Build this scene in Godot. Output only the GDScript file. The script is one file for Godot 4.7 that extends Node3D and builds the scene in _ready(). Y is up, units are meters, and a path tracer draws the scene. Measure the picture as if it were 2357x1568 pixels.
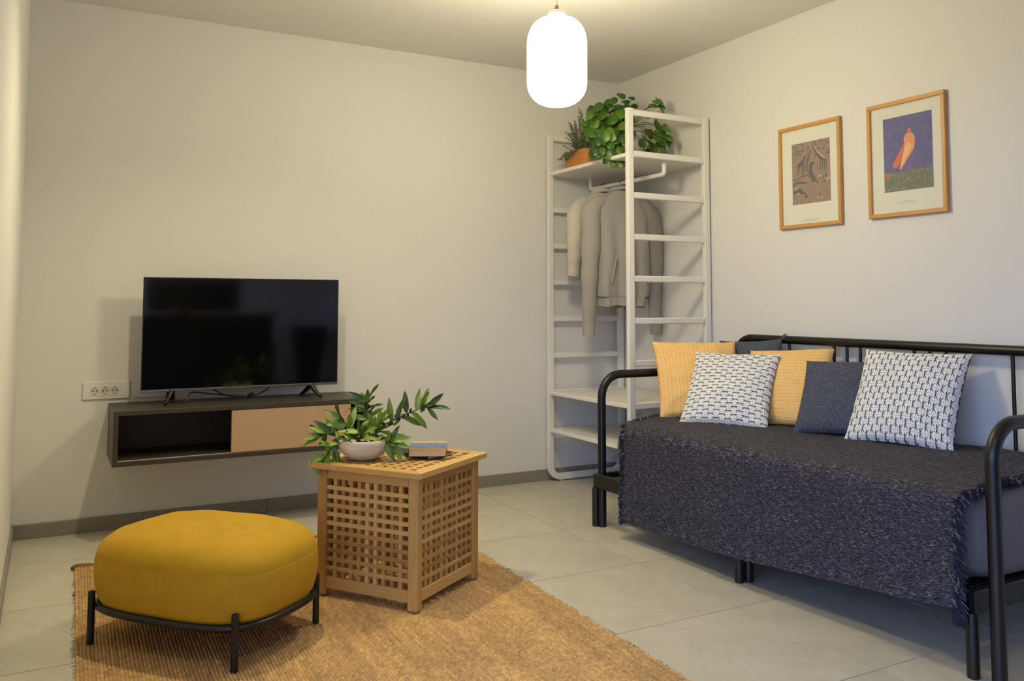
extends Node3D
# Living room: day bed, wall-hung bench with television, lattice box table, pouf, open wardrobe.
# x runs to the right along the television wall, y up, z out of that wall; the right-hand corner of the room is the origin.

const H := 2.588          # ceiling height
const XL := -3.468        # left wall
const ZF := 7.4           # far end of the kitchen, behind the camera
const XE := -4.2          # outer wall of the side bay, behind the camera
const ZE := 2.8616        # where the left wall ends and the side bay begins
const TILE := 0.6

var used := {}
var cache := {}
var rng := RandomNumberGenerator.new()
var noise := FastNoiseLite.new()
var M := {}

# ---------------------------------------------------------------- set-up
func _ready():
	rng.seed = 7
	noise.seed = 3
	noise.noise_type = FastNoiseLite.TYPE_SIMPLEX_SMOOTH
	noise.frequency = 1.0
	camera_and_light()
	make_materials()
	build_room()
	build_kitchen_end()
	build_daybed()
	build_bench_and_tv()
	build_wardrobe()
	build_rug()
	build_pouf()
	build_box_table()
	build_pictures()
	build_cushions()
	build_clothes()
	build_shelf_plants()
	build_bowl_and_branches()
	build_books()
	build_sockets()

func camera_and_light():
	var cam := Camera3D.new()
	cam.name = "camera"
	var f := 1962.257
	cam.projection = Camera3D.PROJECTION_FRUSTUM
	cam.near = 0.05
	cam.far = 60.0
	cam.size = 0.05 * 1568.0 / f
	cam.frustum_offset = Vector2(0.0, -(784.0 - 574.724) / f * 0.05)
	cam.position = Vector3(-3.3452, 1.0978, 4.6609)
	cam.rotation = Vector3(0.0641, -0.4967, 0.0009)
	add_child(cam)
	cam.current = true
	var env := Environment.new()
	env.background_mode = Environment.BG_SKY
	var sky := Sky.new()
	var psm := ProceduralSkyMaterial.new()
	psm.sky_top_color = Color(0.46, 0.57, 0.84)
	psm.sky_horizon_color = Color(0.66, 0.74, 0.91)
	psm.ground_bottom_color = Color(0.10, 0.11, 0.13)
	psm.ground_horizon_color = Color(0.18, 0.20, 0.24)
	psm.sun_angle_max = 0.0
	psm.energy_multiplier = 1.0
	sky.sky_material = psm
	env.sky = sky
	env.background_energy_multiplier = 12.0
	env.ambient_light_source = Environment.AMBIENT_SOURCE_DISABLED
	env.tonemap_mode = Environment.TONE_MAPPER_LINEAR
	env.tonemap_exposure = 1.0
	env.sdfgi_enabled = true
	env.ssao_enabled = true
	env.ssil_enabled = true
	var we := WorldEnvironment.new()
	we.name = "world"
	we.environment = env
	add_child(we)

# ---------------------------------------------------------------- nodes
func numbered(called: String) -> String:
	var k: int = used.get(called, -1) + 1
	used[called] = k
	return called if k == 0 else "%s_%03d" % [called, k]

func tag(o, label, category, group = ""):
	o.set_meta("label", label)
	o.set_meta("category", category)
	if group != "":
		o.set_meta("group", group)
	return o

func thing(called, label, category, at = Vector3.ZERO, turn = 0.0, group = ""):
	var o := Node3D.new()
	o.name = numbered(called)
	o.position = at
	o.rotation.y = turn
	add_child(o)
	return tag(o, label, category, group)

func part(parent, called, mesh, mat, at = Transform3D()):
	var o := MeshInstance3D.new()
	o.name = called if parent != self else numbered(called)
	o.mesh = mesh
	o.material_override = mat
	o.transform = at
	parent.add_child(o, true)
	return o

func structure(called, mesh, mat, at = Transform3D(), label = ""):
	var o = part(self, called, mesh, mat, at)
	o.set_meta("kind", "structure")
	if label != "":
		o.set_meta("label", label)
	return o

func T(p: Vector3, e := Vector3.ZERO) -> Transform3D:
	return Transform3D(Basis.from_euler(e), p)

# ---------------------------------------------------------------- mesh building
class MB:
	var v := PackedVector3Array()
	var n := PackedVector3Array()
	var uv := PackedVector2Array()
	var c := PackedColorArray()
	var idx := PackedInt32Array()
	# a patch of nu x nv points; seam_u / seam_v: the first and last lines coincide, so their normals are joined
	func surf(p: PackedVector3Array, nu: int, nv: int, seam_u := false, seam_v := false, uvs = null, cols = null, flip := false, us := 1.0, vs := 1.0):
		var base := v.size()
		var nn := PackedVector3Array()
		nn.resize(nu * nv)
		for j in nv - 1:
			for i in nu - 1:
				var a := j * nu + i
				var b := a + 1
				var d := a + nu
				var e := d + 1
				var f := (p[e] - p[a]).cross(p[d] - p[b])
				if flip:
					f = -f
				nn[a] += f
				nn[b] += f
				nn[d] += f
				nn[e] += f
				if flip:
					idx.append_array([base + a, base + b, base + e, base + a, base + e, base + d])
				else:
					idx.append_array([base + a, base + e, base + b, base + a, base + d, base + e])
		if seam_u:
			for j in nv:
				var s := nn[j * nu] + nn[j * nu + nu - 1]
				nn[j * nu] = s
				nn[j * nu + nu - 1] = s
		if seam_v:
			for i in nu:
				var s := nn[i] + nn[(nv - 1) * nu + i]
				nn[i] = s
				nn[(nv - 1) * nu + i] = s
		# a line that shrinks to one point shares one normal
		for j in [0, nv - 1]:
			if p[j * nu].distance_squared_to(p[j * nu + nu / 2]) < 1e-10:
				var s := Vector3.ZERO
				for i in nu:
					s += nn[j * nu + i]
				for i in nu:
					nn[j * nu + i] = s
		for k in nu * nv:
			nn[k] = nn[k].normalized() if nn[k].length_squared() > 0.0 else Vector3.UP
		v.append_array(p)
		n.append_array(nn)
		if uvs != null:
			uv.append_array(uvs)
		else:
			for j in nv:
				for i in nu:
					uv.append(Vector2(us * i / (nu - 1), vs * j / (nv - 1)))
		if cols != null:
			c.append_array(cols)
	# flat convex polygon facing away from a centre
	func poly(pts: Array, centre: Vector3, uvs = null):
		var f: Vector3 = (pts[1] - pts[0]).cross(pts[2] - pts[0]).normalized()
		var mid := Vector3.ZERO
		for q in pts:
			mid += q
		mid /= pts.size()
		var turn := f.dot(mid - centre) < 0.0
		if turn:
			f = -f
		var base := v.size()
		for k in pts.size():
			v.append(pts[k])
			n.append(f)
			uv.append(uvs[k] if uvs != null else Vector2(pts[k].x, pts[k].y))
		for k in range(1, pts.size() - 1):
			if turn:
				idx.append_array([base, base + k, base + k + 1])
			else:
				idx.append_array([base, base + k + 1, base + k])
	func tube(path: PackedVector3Array, r, sides := 10, closed := false, cap := true, us := 1.0, vs := 1.0):
		var m := path.size()
		var p := PackedVector3Array()
		var a := Vector3.ZERO
		var rings := m + (1 if closed else 0)
		for kk in rings:
			var k := kk % m
			var t: Vector3
			if closed:
				t = path[(k + 1) % m] - path[(k - 1 + m) % m]
			else:
				t = path[mini(k + 1, m - 1)] - path[maxi(k - 1, 0)]
			t = t.normalized()
			if a == Vector3.ZERO:
				a = t.cross(Vector3.UP if absf(t.y) < 0.9 else Vector3.RIGHT).normalized()
			a = (a - t * a.dot(t)).normalized()
			var b := t.cross(a)
			var rr: float = r if r is float else r[k]
			for i in sides + 1:
				var w := TAU * i / sides
				p.append(path[k] + (a * cos(w) + b * sin(w)) * rr)
		surf(p, sides + 1, rings, true, closed, null, null, false, us, vs)
		if cap and not closed:
			for e in [0, m - 1]:
				var ring := []
				for i in sides:
					ring.append(p[e * (sides + 1) + i])
				var inward: Vector3 = path[1] if e == 0 else path[m - 2]
				poly(ring, inward)
	# closed solid turned about y; profile of (radius, height) from the bottom up on the outside
	func lathe(prof: Array, sides := 32, us := 1.0, vs := 1.0):
		var p := PackedVector3Array()
		for q in prof:
			for i in sides + 1:
				var w := TAU * i / sides
				p.append(Vector3(q.x * cos(w), q.y, -q.x * sin(w)))
		surf(p, sides + 1, prof.size(), true, false, null, null, false, us, vs)
	func box(lo: Vector3, hi: Vector3, b := 0.0):
		var ce := (lo + hi) * 0.5
		var h := (hi - lo) * 0.5
		b = minf(b, minf(h.x, minf(h.y, h.z)) * 0.9)
		var longest := 0
		if h.y > h.x and h.y >= h.z:
			longest = 1
		elif h.z > h.x and h.z > h.y:
			longest = 2
		for ax in 3:
			var u := (ax + 1) % 3
			var w := (ax + 2) % 3
			for s in [-1.0, 1.0]:
				var pts := []
				for q in [[-1, -1], [1, -1], [1, 1], [-1, 1]]:
					var p := Vector3.ZERO
					p[ax] = s * h[ax]
					p[u] = q[0] * (h[u] - b)
					p[w] = q[1] * (h[w] - b)
					pts.append(p)
				poly_l(pts, ce, longest, u, w)
		if b <= 0.0:
			return
		for ax in 3:      # edges that run along ax
			var u := (ax + 1) % 3
			var w := (ax + 2) % 3
			for su in [-1.0, 1.0]:
				for sw in [-1.0, 1.0]:
					var pts := []
					for q in [[-1, 0], [1, 0], [1, 1], [-1, 1]]:
						var p := Vector3.ZERO
						p[ax] = q[0] * (h[ax] - b)
						p[u] = su * (h[u] - (0.0 if q[1] == 0 else b))
						p[w] = sw * (h[w] - (b if q[1] == 0 else 0.0))
						pts.append(p)
					poly_l(pts, ce, longest, ax, u)
		for sx in [-1.0, 1.0]:
			for sy in [-1.0, 1.0]:
				for sz in [-1.0, 1.0]:
					poly_l([Vector3(sx * h.x, sy * (h.y - b), sz * (h.z - b)), Vector3(sx * (h.x - b), sy * h.y, sz * (h.z - b)), Vector3(sx * (h.x - b), sy * (h.y - b), sz * h.z)], ce, longest, 0, 1)
	func poly_l(pts: Array, ce: Vector3, longest: int, u: int, w: int):
		var moved := []
		var uvs := []
		var a := w if u == longest else u
		var b := u if u == longest else w
		for p in pts:
			moved.append(p + ce)
			uvs.append(Vector2(p[a], p[b]))
		poly(moved, ce, uvs)
	func mesh() -> ArrayMesh:
		var arr := []
		arr.resize(Mesh.ARRAY_MAX)
		arr[Mesh.ARRAY_VERTEX] = v
		arr[Mesh.ARRAY_NORMAL] = n
		arr[Mesh.ARRAY_TEX_UV] = uv
		if c.size() == v.size():
			arr[Mesh.ARRAY_COLOR] = c
		arr[Mesh.ARRAY_INDEX] = idx
		var am := ArrayMesh.new()
		am.add_surface_from_arrays(Mesh.PRIMITIVE_TRIANGLES, arr)
		return am

func boxm(size: Vector3, b := 0.0) -> ArrayMesh:      # centred box with chamfered edges, shared between alike pieces
	var key := "b%.4f,%.4f,%.4f,%.4f" % [size.x, size.y, size.z, b]
	if not cache.has(key):
		var m := MB.new()
		m.box(-size * 0.5, size * 0.5, b)
		cache[key] = m.mesh()
	return cache[key]

func span(lo: Vector3, hi: Vector3, b := 0.0) -> Array:    # [mesh, transform] of a box between two corners
	return [boxm(hi - lo, b), T((lo + hi) * 0.5)]

func put(parent, called, lo, hi, b, mat):
	return part(parent, called, boxm(hi - lo, b), mat, T((lo + hi) * 0.5))

func tubem(path: Array, r, sides := 12, closed := false) -> ArrayMesh:
	var m := MB.new()
	m.tube(PackedVector3Array(path), r, sides, closed)
	return m.mesh()

func rodm(length: float, r: float, sides := 12) -> ArrayMesh:      # upright rod from y = 0
	var key := "r%.4f,%.4f,%d" % [length, r, sides]
	if not cache.has(key):
		var m := MB.new()
		m.lathe([Vector2(0, 0), Vector2(r * 0.85, 0), Vector2(r, r * 0.15), Vector2(r, length - r * 0.2), Vector2(r * 0.8, length), Vector2(0, length)], sides)
		cache[key] = m.mesh()
	return cache[key]

func arc(path: Array, corner_a: Vector3, corner: Vector3, corner_b: Vector3, r: float, steps := 8):      # rounds a corner of a tube path
	var da := (corner_a - corner).normalized()
	var db := (corner_b - corner).normalized()
	var ce := corner + (da + db) * r
	for k in steps + 1:
		var t := PI * 0.5 * k / steps
		path.append(ce - db * r * cos(t) - da * r * sin(t))

# ---------------------------------------------------------------- textures and materials
func image_of(w: int, h: int, f: Callable) -> ImageTexture:
	var im := Image.create(w, h, false, Image.FORMAT_RGB8)
	for y in h:
		for x in w:
			im.set_pixel(x, y, f.call(x, y))
	return ImageTexture.create_from_image(im)

func looped(x: float, y: float, w: float, h: float, fx: float, fy: float, off := 0.0) -> float:    # noise that repeats over w x h
	var a := TAU * x / w
	var b := TAU * y / h
	var rx := fx / TAU
	var ry := fy / TAU
	return noise.get_noise_3d(cos(a) * rx + 13.7 + off, sin(a) * rx + cos(b) * ry, sin(b) * ry + 5.1 + off * 2.0)

func mat(called, col, rough = 0.6, metal = 0.0, tex = null) -> StandardMaterial3D:
	var m := StandardMaterial3D.new()
	m.resource_name = called
	m.albedo_color = col
	m.roughness = rough
	m.metallic = metal
	if tex != null:
		m.albedo_texture = tex
	M[called] = m
	return m

func bump(m: StandardMaterial3D, tex, depth_cm: float):
	m.heightmap_enabled = true
	m.heightmap_texture = tex
	m.heightmap_scale = depth_cm

func triplanar(m: StandardMaterial3D, scale: float, world := true):
	m.uv1_triplanar = true
	m.uv1_world_triplanar = world
	m.uv1_scale = Vector3.ONE * scale

func mix(a: Color, b: Color, t: float) -> Color:
	return a.lerp(b, clampf(t, 0.0, 1.0))

func make_materials():
	mat("wall_paint", Color(0.875, 0.87, 0.85), 0.85)
	mat("ceiling_paint", Color(0.87, 0.86, 0.84), 0.9)
	var stone := image_of(512, 512, func(x, y):
		var g: float = 0.5 + 0.28 * looped(x, y, 512, 512, 9, 9) + 0.22 * looped(x, y, 512, 512, 34, 22, 2.0) + 0.12 * looped(x, y, 512, 512, 130, 120, 5.0)
		return mix(Color(0.86, 0.85, 0.83), Color(1, 1, 1), g))
	for k in 3:
		var c: Color = [Color(0.80, 0.785, 0.725), Color(0.81, 0.795, 0.735), Color(0.79, 0.775, 0.72)][k]
		var t := mat("floor_tile_%d" % k, c, 0.36, 0.0, stone)
		triplanar(t, 0.9)
	mat("grout", Color(0.40, 0.375, 0.33), 0.9)
	var bb := mat("baseboard_tile", Color(0.60, 0.575, 0.535), 0.45, 0.0, stone)
	triplanar(bb, 1.5)
	# pale hardwood of the lattice table
	var oak := image_of(256, 512, func(x, y):
		var g: float = 0.5 + 0.30 * looped(x, y, 256, 512, 26, 3.0) + 0.25 * looped(x, y, 256, 512, 90, 7.0, 4.0) + 0.12 * looped(x, y, 256, 512, 8, 2.0, 9.0)
		return mix(Color(0.80, 0.75, 0.66), Color(1, 1, 1), g))
	for k in 4:
		var c: Color = [Color(0.83, 0.675, 0.41), Color(0.77, 0.60, 0.345), Color(0.89, 0.745, 0.485), Color(0.70, 0.53, 0.295)][k]
		var t := mat("acacia_%d" % k, c, 0.5, 0.0, oak)
		t.uv1_scale = Vector3(8, 2.2, 1)
		t.uv1_offset = Vector3(0.23 * k, 0.31 * k, 0)
	var fw := mat("frame_wood", Color(0.88, 0.68, 0.40), 0.45, 0.0, oak)
	fw.uv1_scale = Vector3(6, 1.6, 1)
	var dk := mat("bench_laminate", Color(0.27, 0.25, 0.23), 0.42, 0.0, oak)
	dk.uv1_scale = Vector3(7, 1.2, 1)
	mat("bench_door", Color(0.72, 0.60, 0.475), 0.4)
	mat("aluminium", Color(0.80, 0.80, 0.80), 0.3, 0.9)
	mat("tv_screen", Color(0.012, 0.012, 0.014), 0.06).metallic_specular = 0.72
	mat("black_plastic", Color(0.03, 0.03, 0.032), 0.4)
	mat("chrome", Color(0.62, 0.62, 0.64), 0.25, 1.0)
	mat("black_metal", Color(0.040, 0.038, 0.038), 0.38)
	mat("ring_metal", Color(0.055, 0.055, 0.06), 0.4)
	mat("white_metal", Color(0.90, 0.89, 0.865), 0.45)
	mat("white_plastic", Color(0.88, 0.87, 0.84), 0.4)
	mat("socket_dark", Color(0.10, 0.095, 0.09), 0.6)
	mat("socket_shadow", Color(0.78, 0.765, 0.73), 0.5)
	# fabrics
	var weave := image_of(256, 256, func(x, y):
		var a: float = 0.5 + 0.5 * sin(TAU * x / 4.0) * (1.0 if (y / 4) % 2 == 0 else -1.0)
		var g: float = 0.35 + 0.35 * a + 0.3 * looped(x, y, 256, 256, 70, 70)
		return Color(g, g, g))
	var velvet_map := image_of(512, 512, func(x, y):
		var g: float = 0.5 + 0.30 * looped(x, y, 512, 512, 6, 6) + 0.22 * looped(x, y, 512, 512, 22, 14, 2.0) + 0.16 * looped(x, y, 512, 512, 190, 190, 5.0)
		return mix(Color(0.86, 0.85, 0.82), Color(1, 1, 1), g))
	var vel := mat("mustard_velvet", Color(0.765, 0.60, 0.06), 0.85, 0.0, velvet_map)
	triplanar(vel, 2.2, false)
	vel.rim_enabled = true
	vel.rim = 0.25
	vel.rim_tint = 0.8
	var th := melange_texture()
	var thm := mat("navy_melange", Color(1, 1, 1), 0.9, 0.0, th)
	thm.uv1_scale = Vector3(2.6, 2.6, 1)
	bump(thm, th, 0.3)
	mat("navy_yarn", Color(0.12, 0.12, 0.19), 0.95)
	mat("pale_yarn", Color(0.42, 0.41, 0.47), 0.95)
	mat("grey_sheet", Color(0.40, 0.385, 0.40), 0.9)
	var cord := image_of(512, 512, func(x, y):
		var s: float = fposmod(x / 512.0 * 22.0, 1.0)
		var line: float = 1.0 if s < 0.16 else (0.45 if s > 0.48 and s < 0.58 else 0.0)
		line *= 0.72 + 0.5 * looped(x, y, 512, 512, 60, 60)
		var g: float = 0.10 * looped(x, y, 512, 512, 20, 160, 2.0)
		return mix(Color(0.95 + g, 0.80 + g, 0.54 + g), Color(0.85, 0.65, 0.35), line))
	var cm := mat("yellow_stripe", Color(0.97, 0.95, 0.92), 0.9, 0.0, cord)
	bump(cm, weave, 0.1)
	M["dragonfly"] = mat("dragonfly_print", Color(1, 1, 1), 0.85, 0.0, dragonfly_texture())
	bump(M["dragonfly"], weave, 0.06)
	var diag := image_of(512, 512, func(x, y):
		var cell: int = (x / 86 + y / 86) % 2
		var d: int = (x + y) if cell == 0 else (x - y + 512)
		var l: float = 1.0 if posmod(d, 14) < 5 else 0.0
		l *= 0.7 + 0.6 * looped(x, y, 512, 512, 50, 50)
		return mix(Color(0.15, 0.175, 0.26), Color(0.55, 0.57, 0.60), l))
	mat("navy_herringbone", Color(1, 1, 1), 0.9, 0.0, diag)
	var dim := mat("slate_herringbone", Color(1.0, 1.04, 1.0), 0.9, 0.0, diag)
	dim.uv1_scale = Vector3(1.3, 1.3, 1)
	var marl := image_of(256, 256, func(x, y):
		var g: float = 0.5 + 0.5 * looped(x, y, 256, 256, 60, 120) + 0.3 * looped(x, y, 256, 256, 110, 60, 4.0)
		return mix(Color(0.80, 0.80, 0.80), Color(1, 1, 1), g))
	var hood := mat("grey_marl", Color(0.715, 0.695, 0.66), 0.95, 0.0, marl)
	triplanar(hood, 5.0, false)
	var shirt := mat("cream_cotton", Color(0.86, 0.835, 0.775), 0.95, 0.0, marl)
	triplanar(shirt, 5.0, false)
	# plants
	for k in 4:
		var l := mat("leaf_%d" % k, [Color(0.34, 0.46, 0.12), Color(0.45, 0.57, 0.17), Color(0.20, 0.32, 0.09), Color(0.55, 0.65, 0.28)][k], 0.42)
		l.backlight = Color(0.12, 0.18, 0.03)
		l.cull_mode = BaseMaterial3D.CULL_DISABLED
	for k in 3:
		var l := mat("coin_leaf_%d" % k, [Color(0.22, 0.38, 0.06), Color(0.30, 0.46, 0.09), Color(0.16, 0.30, 0.06)][k], 0.38)
		l.backlight = Color(0.10, 0.17, 0.02)
		l.cull_mode = BaseMaterial3D.CULL_DISABLED
	mat("petiole", Color(0.45, 0.47, 0.20), 0.6)
	mat("twig", Color(0.36, 0.32, 0.18), 0.7)
	mat("berry", Color(0.12, 0.10, 0.07), 0.45)
	mat("herb_needle", Color(0.42, 0.47, 0.37), 0.7)
	mat("soil", Color(0.10, 0.08, 0.06), 0.95)
	var clay := image_of(256, 256, func(x, y):
		var g: float = 0.5 + 0.5 * looped(x, y, 256, 256, 5, 9) + 0.3 * looped(x, y, 256, 256, 26, 40, 3.0)
		return mix(Color(0.84, 0.79, 0.70), Color(1, 1, 1), g))
	mat("bowl_glaze", Color(0.94, 0.925, 0.86), 0.35, 0.0, clay)
	mat("grey_pot", Color(0.74, 0.72, 0.69), 0.6)
	var terra := mat("terracotta", Color(0.82, 0.56, 0.30), 0.7, 0.0, clay)
	triplanar(terra, 6.0, false)
	var jute := mat("jute", Color(1, 1, 1), 0.95)
	jute.vertex_color_use_as_albedo = true
	mat("jute_hem", Color(0.50, 0.35, 0.20), 0.95)
	var glass := mat("window_glass", Color(0.9, 0.95, 1.0, 0.08), 0.02)
	glass.transparency = BaseMaterial3D.TRANSPARENCY_ALPHA
	var pic := mat("picture_glass", Color(1, 1, 1, 0.04), 0.02)
	pic.transparency = BaseMaterial3D.TRANSPARENCY_ALPHA
	mat("mount_paper", Color(0.88, 0.88, 0.82), 0.8)
	mat("paper_edge", Color(0.84, 0.72, 0.53), 0.85)
	mat("book_dark", Color(0.09, 0.085, 0.085), 0.5)
	mat("kitchen_dark", Color(0.06, 0.058, 0.06), 0.5)
	mat("kitchen_top", Color(0.42, 0.27, 0.16), 0.5)
	mat("navy_glaze", Color(0.06, 0.07, 0.16), 0.5)
	mat("fruit_orange", Color(0.85, 0.42, 0.12), 0.6)
	mat("wicker", Color(0.55, 0.42, 0.26), 0.8)
	mat("lamp_cord", Color(0.86, 0.83, 0.76), 0.6)
	mat("lamp_gland", Color(0.55, 0.53, 0.48), 0.5)
	var opal := mat("opal_glass", Color(0.95, 0.94, 0.92), 0.25)
	opal.emission_enabled = true
	opal.emission = Color(1.0, 0.955, 0.87)
	opal.emission_energy_multiplier = 1.6
	var disc := mat("downlight_glow", Color(0.95, 0.94, 0.92), 0.4)
	disc.emission_enabled = true
	disc.emission = Color(1.0, 0.93, 0.80)
	disc.emission_energy_multiplier = 3.0

func melange_texture() -> ImageTexture:
	# dark navy ground crossed by short pale and dark yarn dashes that lie along the weft
	var w := 512
	var im := Image.create(w, w, false, Image.FORMAT_RGB8)
	im.fill(Color(0.165, 0.16, 0.215))
	var r := RandomNumberGenerator.new()
	r.seed = 19
	for k in 15000:
		var x := r.randi_range(0, w - 1)
		var y := r.randi_range(0, w - 1)
		var ln := r.randi_range(4, 22)
		var t := r.randf()
		var c := Color(0.05, 0.05, 0.085)
		if t > 0.42:
			c = mix(Color(0.17, 0.165, 0.225), Color(0.38, 0.365, 0.42), (t - 0.42) * 2.0)
		if t > 0.88:
			c = mix(Color(0.38, 0.365, 0.42), Color(0.58, 0.56, 0.60), (t - 0.88) * 8.0)
			ln = ln * 2 / 3
		var thick := 1 + int(r.randf() * 2.6)
		var slope := r.randf_range(-0.16, 0.16)
		for i in ln:
			for j in thick:
				im.set_pixel(posmod(x + i, w), posmod(y + j + int(i * slope), w), c)
	return ImageTexture.create_from_image(im)

func dragonfly_texture() -> ImageTexture:
	# white cloth printed with rows of blue dragonflies on thin lines
	var w := 1024
	var im := Image.create(w, w, false, Image.FORMAT_RGB8)
	im.fill(Color(0.90, 0.90, 0.875))
	var ink := Color(0.17, 0.225, 0.40)
	var cols := 15
	var rows := 11
	for cx in cols:
		var x0 := (cx + 0.5) * w / cols
		im.fill_rect(Rect2i(int(x0) - 1, 0, 3, w), mix(ink, Color(0.9, 0.9, 0.875), 0.35))
		for r in rows:
			var y0 := fposmod((r + (0.5 if cx % 2 == 0 else 0.0)) * w / rows, w)
			for k in 22:      # body
				im.fill_rect(Rect2i(int(x0) - 3, posmod(int(y0) - 6 + k, w), 6, 1), ink)
			for s in [-1, 1]:      # two wings a side, narrow at the body and opening outward
				for q in 2:
					for k in 54:
						var t: float = k / 53.0
						var px: float = x0 + s * (2 + t * 50.0)
						var py: float = y0 + (t * t * 10.0 - t * 8.0 if q == 0 else t * t * 14.0 + t * 16.0)
						var th: float = 2.0 + 8.0 * pow(sin(PI * minf(0.97, t * 0.78 + 0.12)), 1.3)
						for yy in int(th):
							im.set_pixel(posmod(int(px), w), posmod(int(py - th * 0.5) + yy, w), ink)
	return ImageTexture.create_from_image(im)

# ---------------------------------------------------------------- room
func build_room():
	# floor: slab at grout level with 60 x 60 cm tiles on it
	var m := MB.new()
	m.box(Vector3(XE, -0.15, 0.0), Vector3(0.0, -0.006, ZF))
	var floor_node = structure("floor", m.mesh(), M["grout"], Transform3D(), "pale beige square floor tiles with thin grout joints")
	var g := 0.0035
	for i in range(-7, 3):
		for k in range(-1, 13):
			var xa := -1.1074 + TILE * i
			var za := 0.4616 + TILE * k
			var lim := XL if za + 0.3 < ZE else XE
			var lo := Vector3(maxf(xa, lim) + g * 0.5, -0.012, maxf(za, 0.0) + g * 0.5)
			var hi := Vector3(minf(xa + TILE, 0.0) - g * 0.5, 0.0, minf(za + TILE, ZF) - g * 0.5)
			if hi.x - lo.x < 0.01 or hi.z - lo.z < 0.01:
				continue
			put(floor_node, "floor_tile", lo, hi, 0.0005, M["floor_tile_%d" % posmod(i * 5 + k * 7, 3)])
	var wm = M["wall_paint"]
	m = MB.new()
	m.box(Vector3(XE - 0.1, -0.15, -0.1), Vector3(0.1, H + 0.12, 0.0))
	structure("wall_back", m.mesh(), wm, Transform3D(), "white painted wall behind the television")
	m = MB.new()
	m.box(Vector3(0.0, -0.15, 0.0), Vector3(0.1, H + 0.12, ZF + 0.1))
	structure("wall_right", m.mesh(), wm, Transform3D(), "white painted wall with the two framed pictures")
	m = MB.new()
	m.box(Vector3(XL - 0.1, -0.15, 0.0), Vector3(XL, H, ZE))
	m.box(Vector3(XE, -0.15, ZE - 0.1), Vector3(XL - 0.1, H, ZE))
	structure("wall_left", m.mesh(), wm)
	m = MB.new()
	m.box(Vector3(XE, -0.15, ZF), Vector3(0.0, H, ZF + 0.1))
	structure("wall_front", m.mesh(), wm)
	m = MB.new()       # bay wall with the opening of the glass door
	m.box(Vector3(XE - 0.1, -0.15, ZE - 0.1), Vector3(XE, H, 3.1))
	m.box(Vector3(XE - 0.1, -0.15, 6.7), Vector3(XE, H, ZF + 0.1))
	m.box(Vector3(XE - 0.1, 2.2, 3.1), Vector3(XE, H, 6.7))
	m.box(Vector3(XE - 0.1, -0.15, 3.1), Vector3(XE, 0.0, 6.7))
	structure("wall_bay", m.mesh(), wm)
	m = MB.new()
	m.box(Vector3(XE - 0.1, H, 0.0), Vector3(0.0, H + 0.12, ZF + 0.1))
	structure("ceiling", m.mesh(), M["ceiling_paint"], Transform3D(), "plain white ceiling")
	# glass door to the terrace
	m = MB.new()
	for z in [3.1, 4.27, 5.47, 6.64]:
		m.box(Vector3(XE - 0.08, 0.0, z), Vector3(XE - 0.03, 2.2, z + 0.06), 0.004)
	for y in [0.0, 2.14]:
		m.box(Vector3(XE - 0.08, y, 3.16), Vector3(XE - 0.03, y + 0.06, 6.64), 0.004)
	var win = structure("window_1", m.mesh(), M["white_plastic"], Transform3D(), "white framed glass terrace door")
	for z in [[3.16, 4.27], [4.33, 5.47], [5.53, 6.64]]:
		put(win, "pane", Vector3(XE - 0.06, 0.06, z[0]), Vector3(XE - 0.05, 2.14, z[1]), 0.0, M["window_glass"])
	# tile baseboards
	base_run("baseboard_back", Vector3(XL, 0, 0), Vector3(0, 0, 0), Vector3(0, 0, 1), -2.9 + 0.0)
	base_run("baseboard_right", Vector3(0, 0, 0), Vector3(0, 0, ZF), Vector3(-1, 0, 0), 0.46)
	base_run("baseboard_left", Vector3(XL, 0, 0), Vector3(XL, 0, ZE), Vector3(1, 0, 0), 0.46)
	base_run("baseboard_front", Vector3(XE, 0, ZF), Vector3(0, 0, ZF), Vector3(0, 0, -1), -2.9)
	build_lamps()

func base_run(called, a: Vector3, b: Vector3, out: Vector3, joint: float):
	var along := (b - a).normalized()
	var ax := 0 if absf(along.x) > 0.5 else 2
	var o := Node3D.new()
	o.name = called
	add_child(o)
	o.set_meta("kind", "structure")
	o.set_meta("label", "low grey tile baseboard along the wall")
	var s: float = joint - TILE * ceil((joint - a[ax]) / TILE)
	while s < b[ax]:
		var lo := maxf(s, a[ax]) + 0.001
		var hi := minf(s + TILE, b[ax]) - 0.001
		s += TILE
		if hi - lo < 0.02:
			continue
		var p := a
		p[ax] = lo
		var q := b
		q[ax] = hi
		q += out * 0.011
		q.y = 0.068
		var l := Vector3(minf(p.x, q.x), 0.0, minf(p.z, q.z))
		var h := Vector3(maxf(p.x, q.x), 0.068, maxf(p.z, q.z))
		put(o, "baseboard_tile", l, h, 0.002, M["baseboard_tile"])

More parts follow.
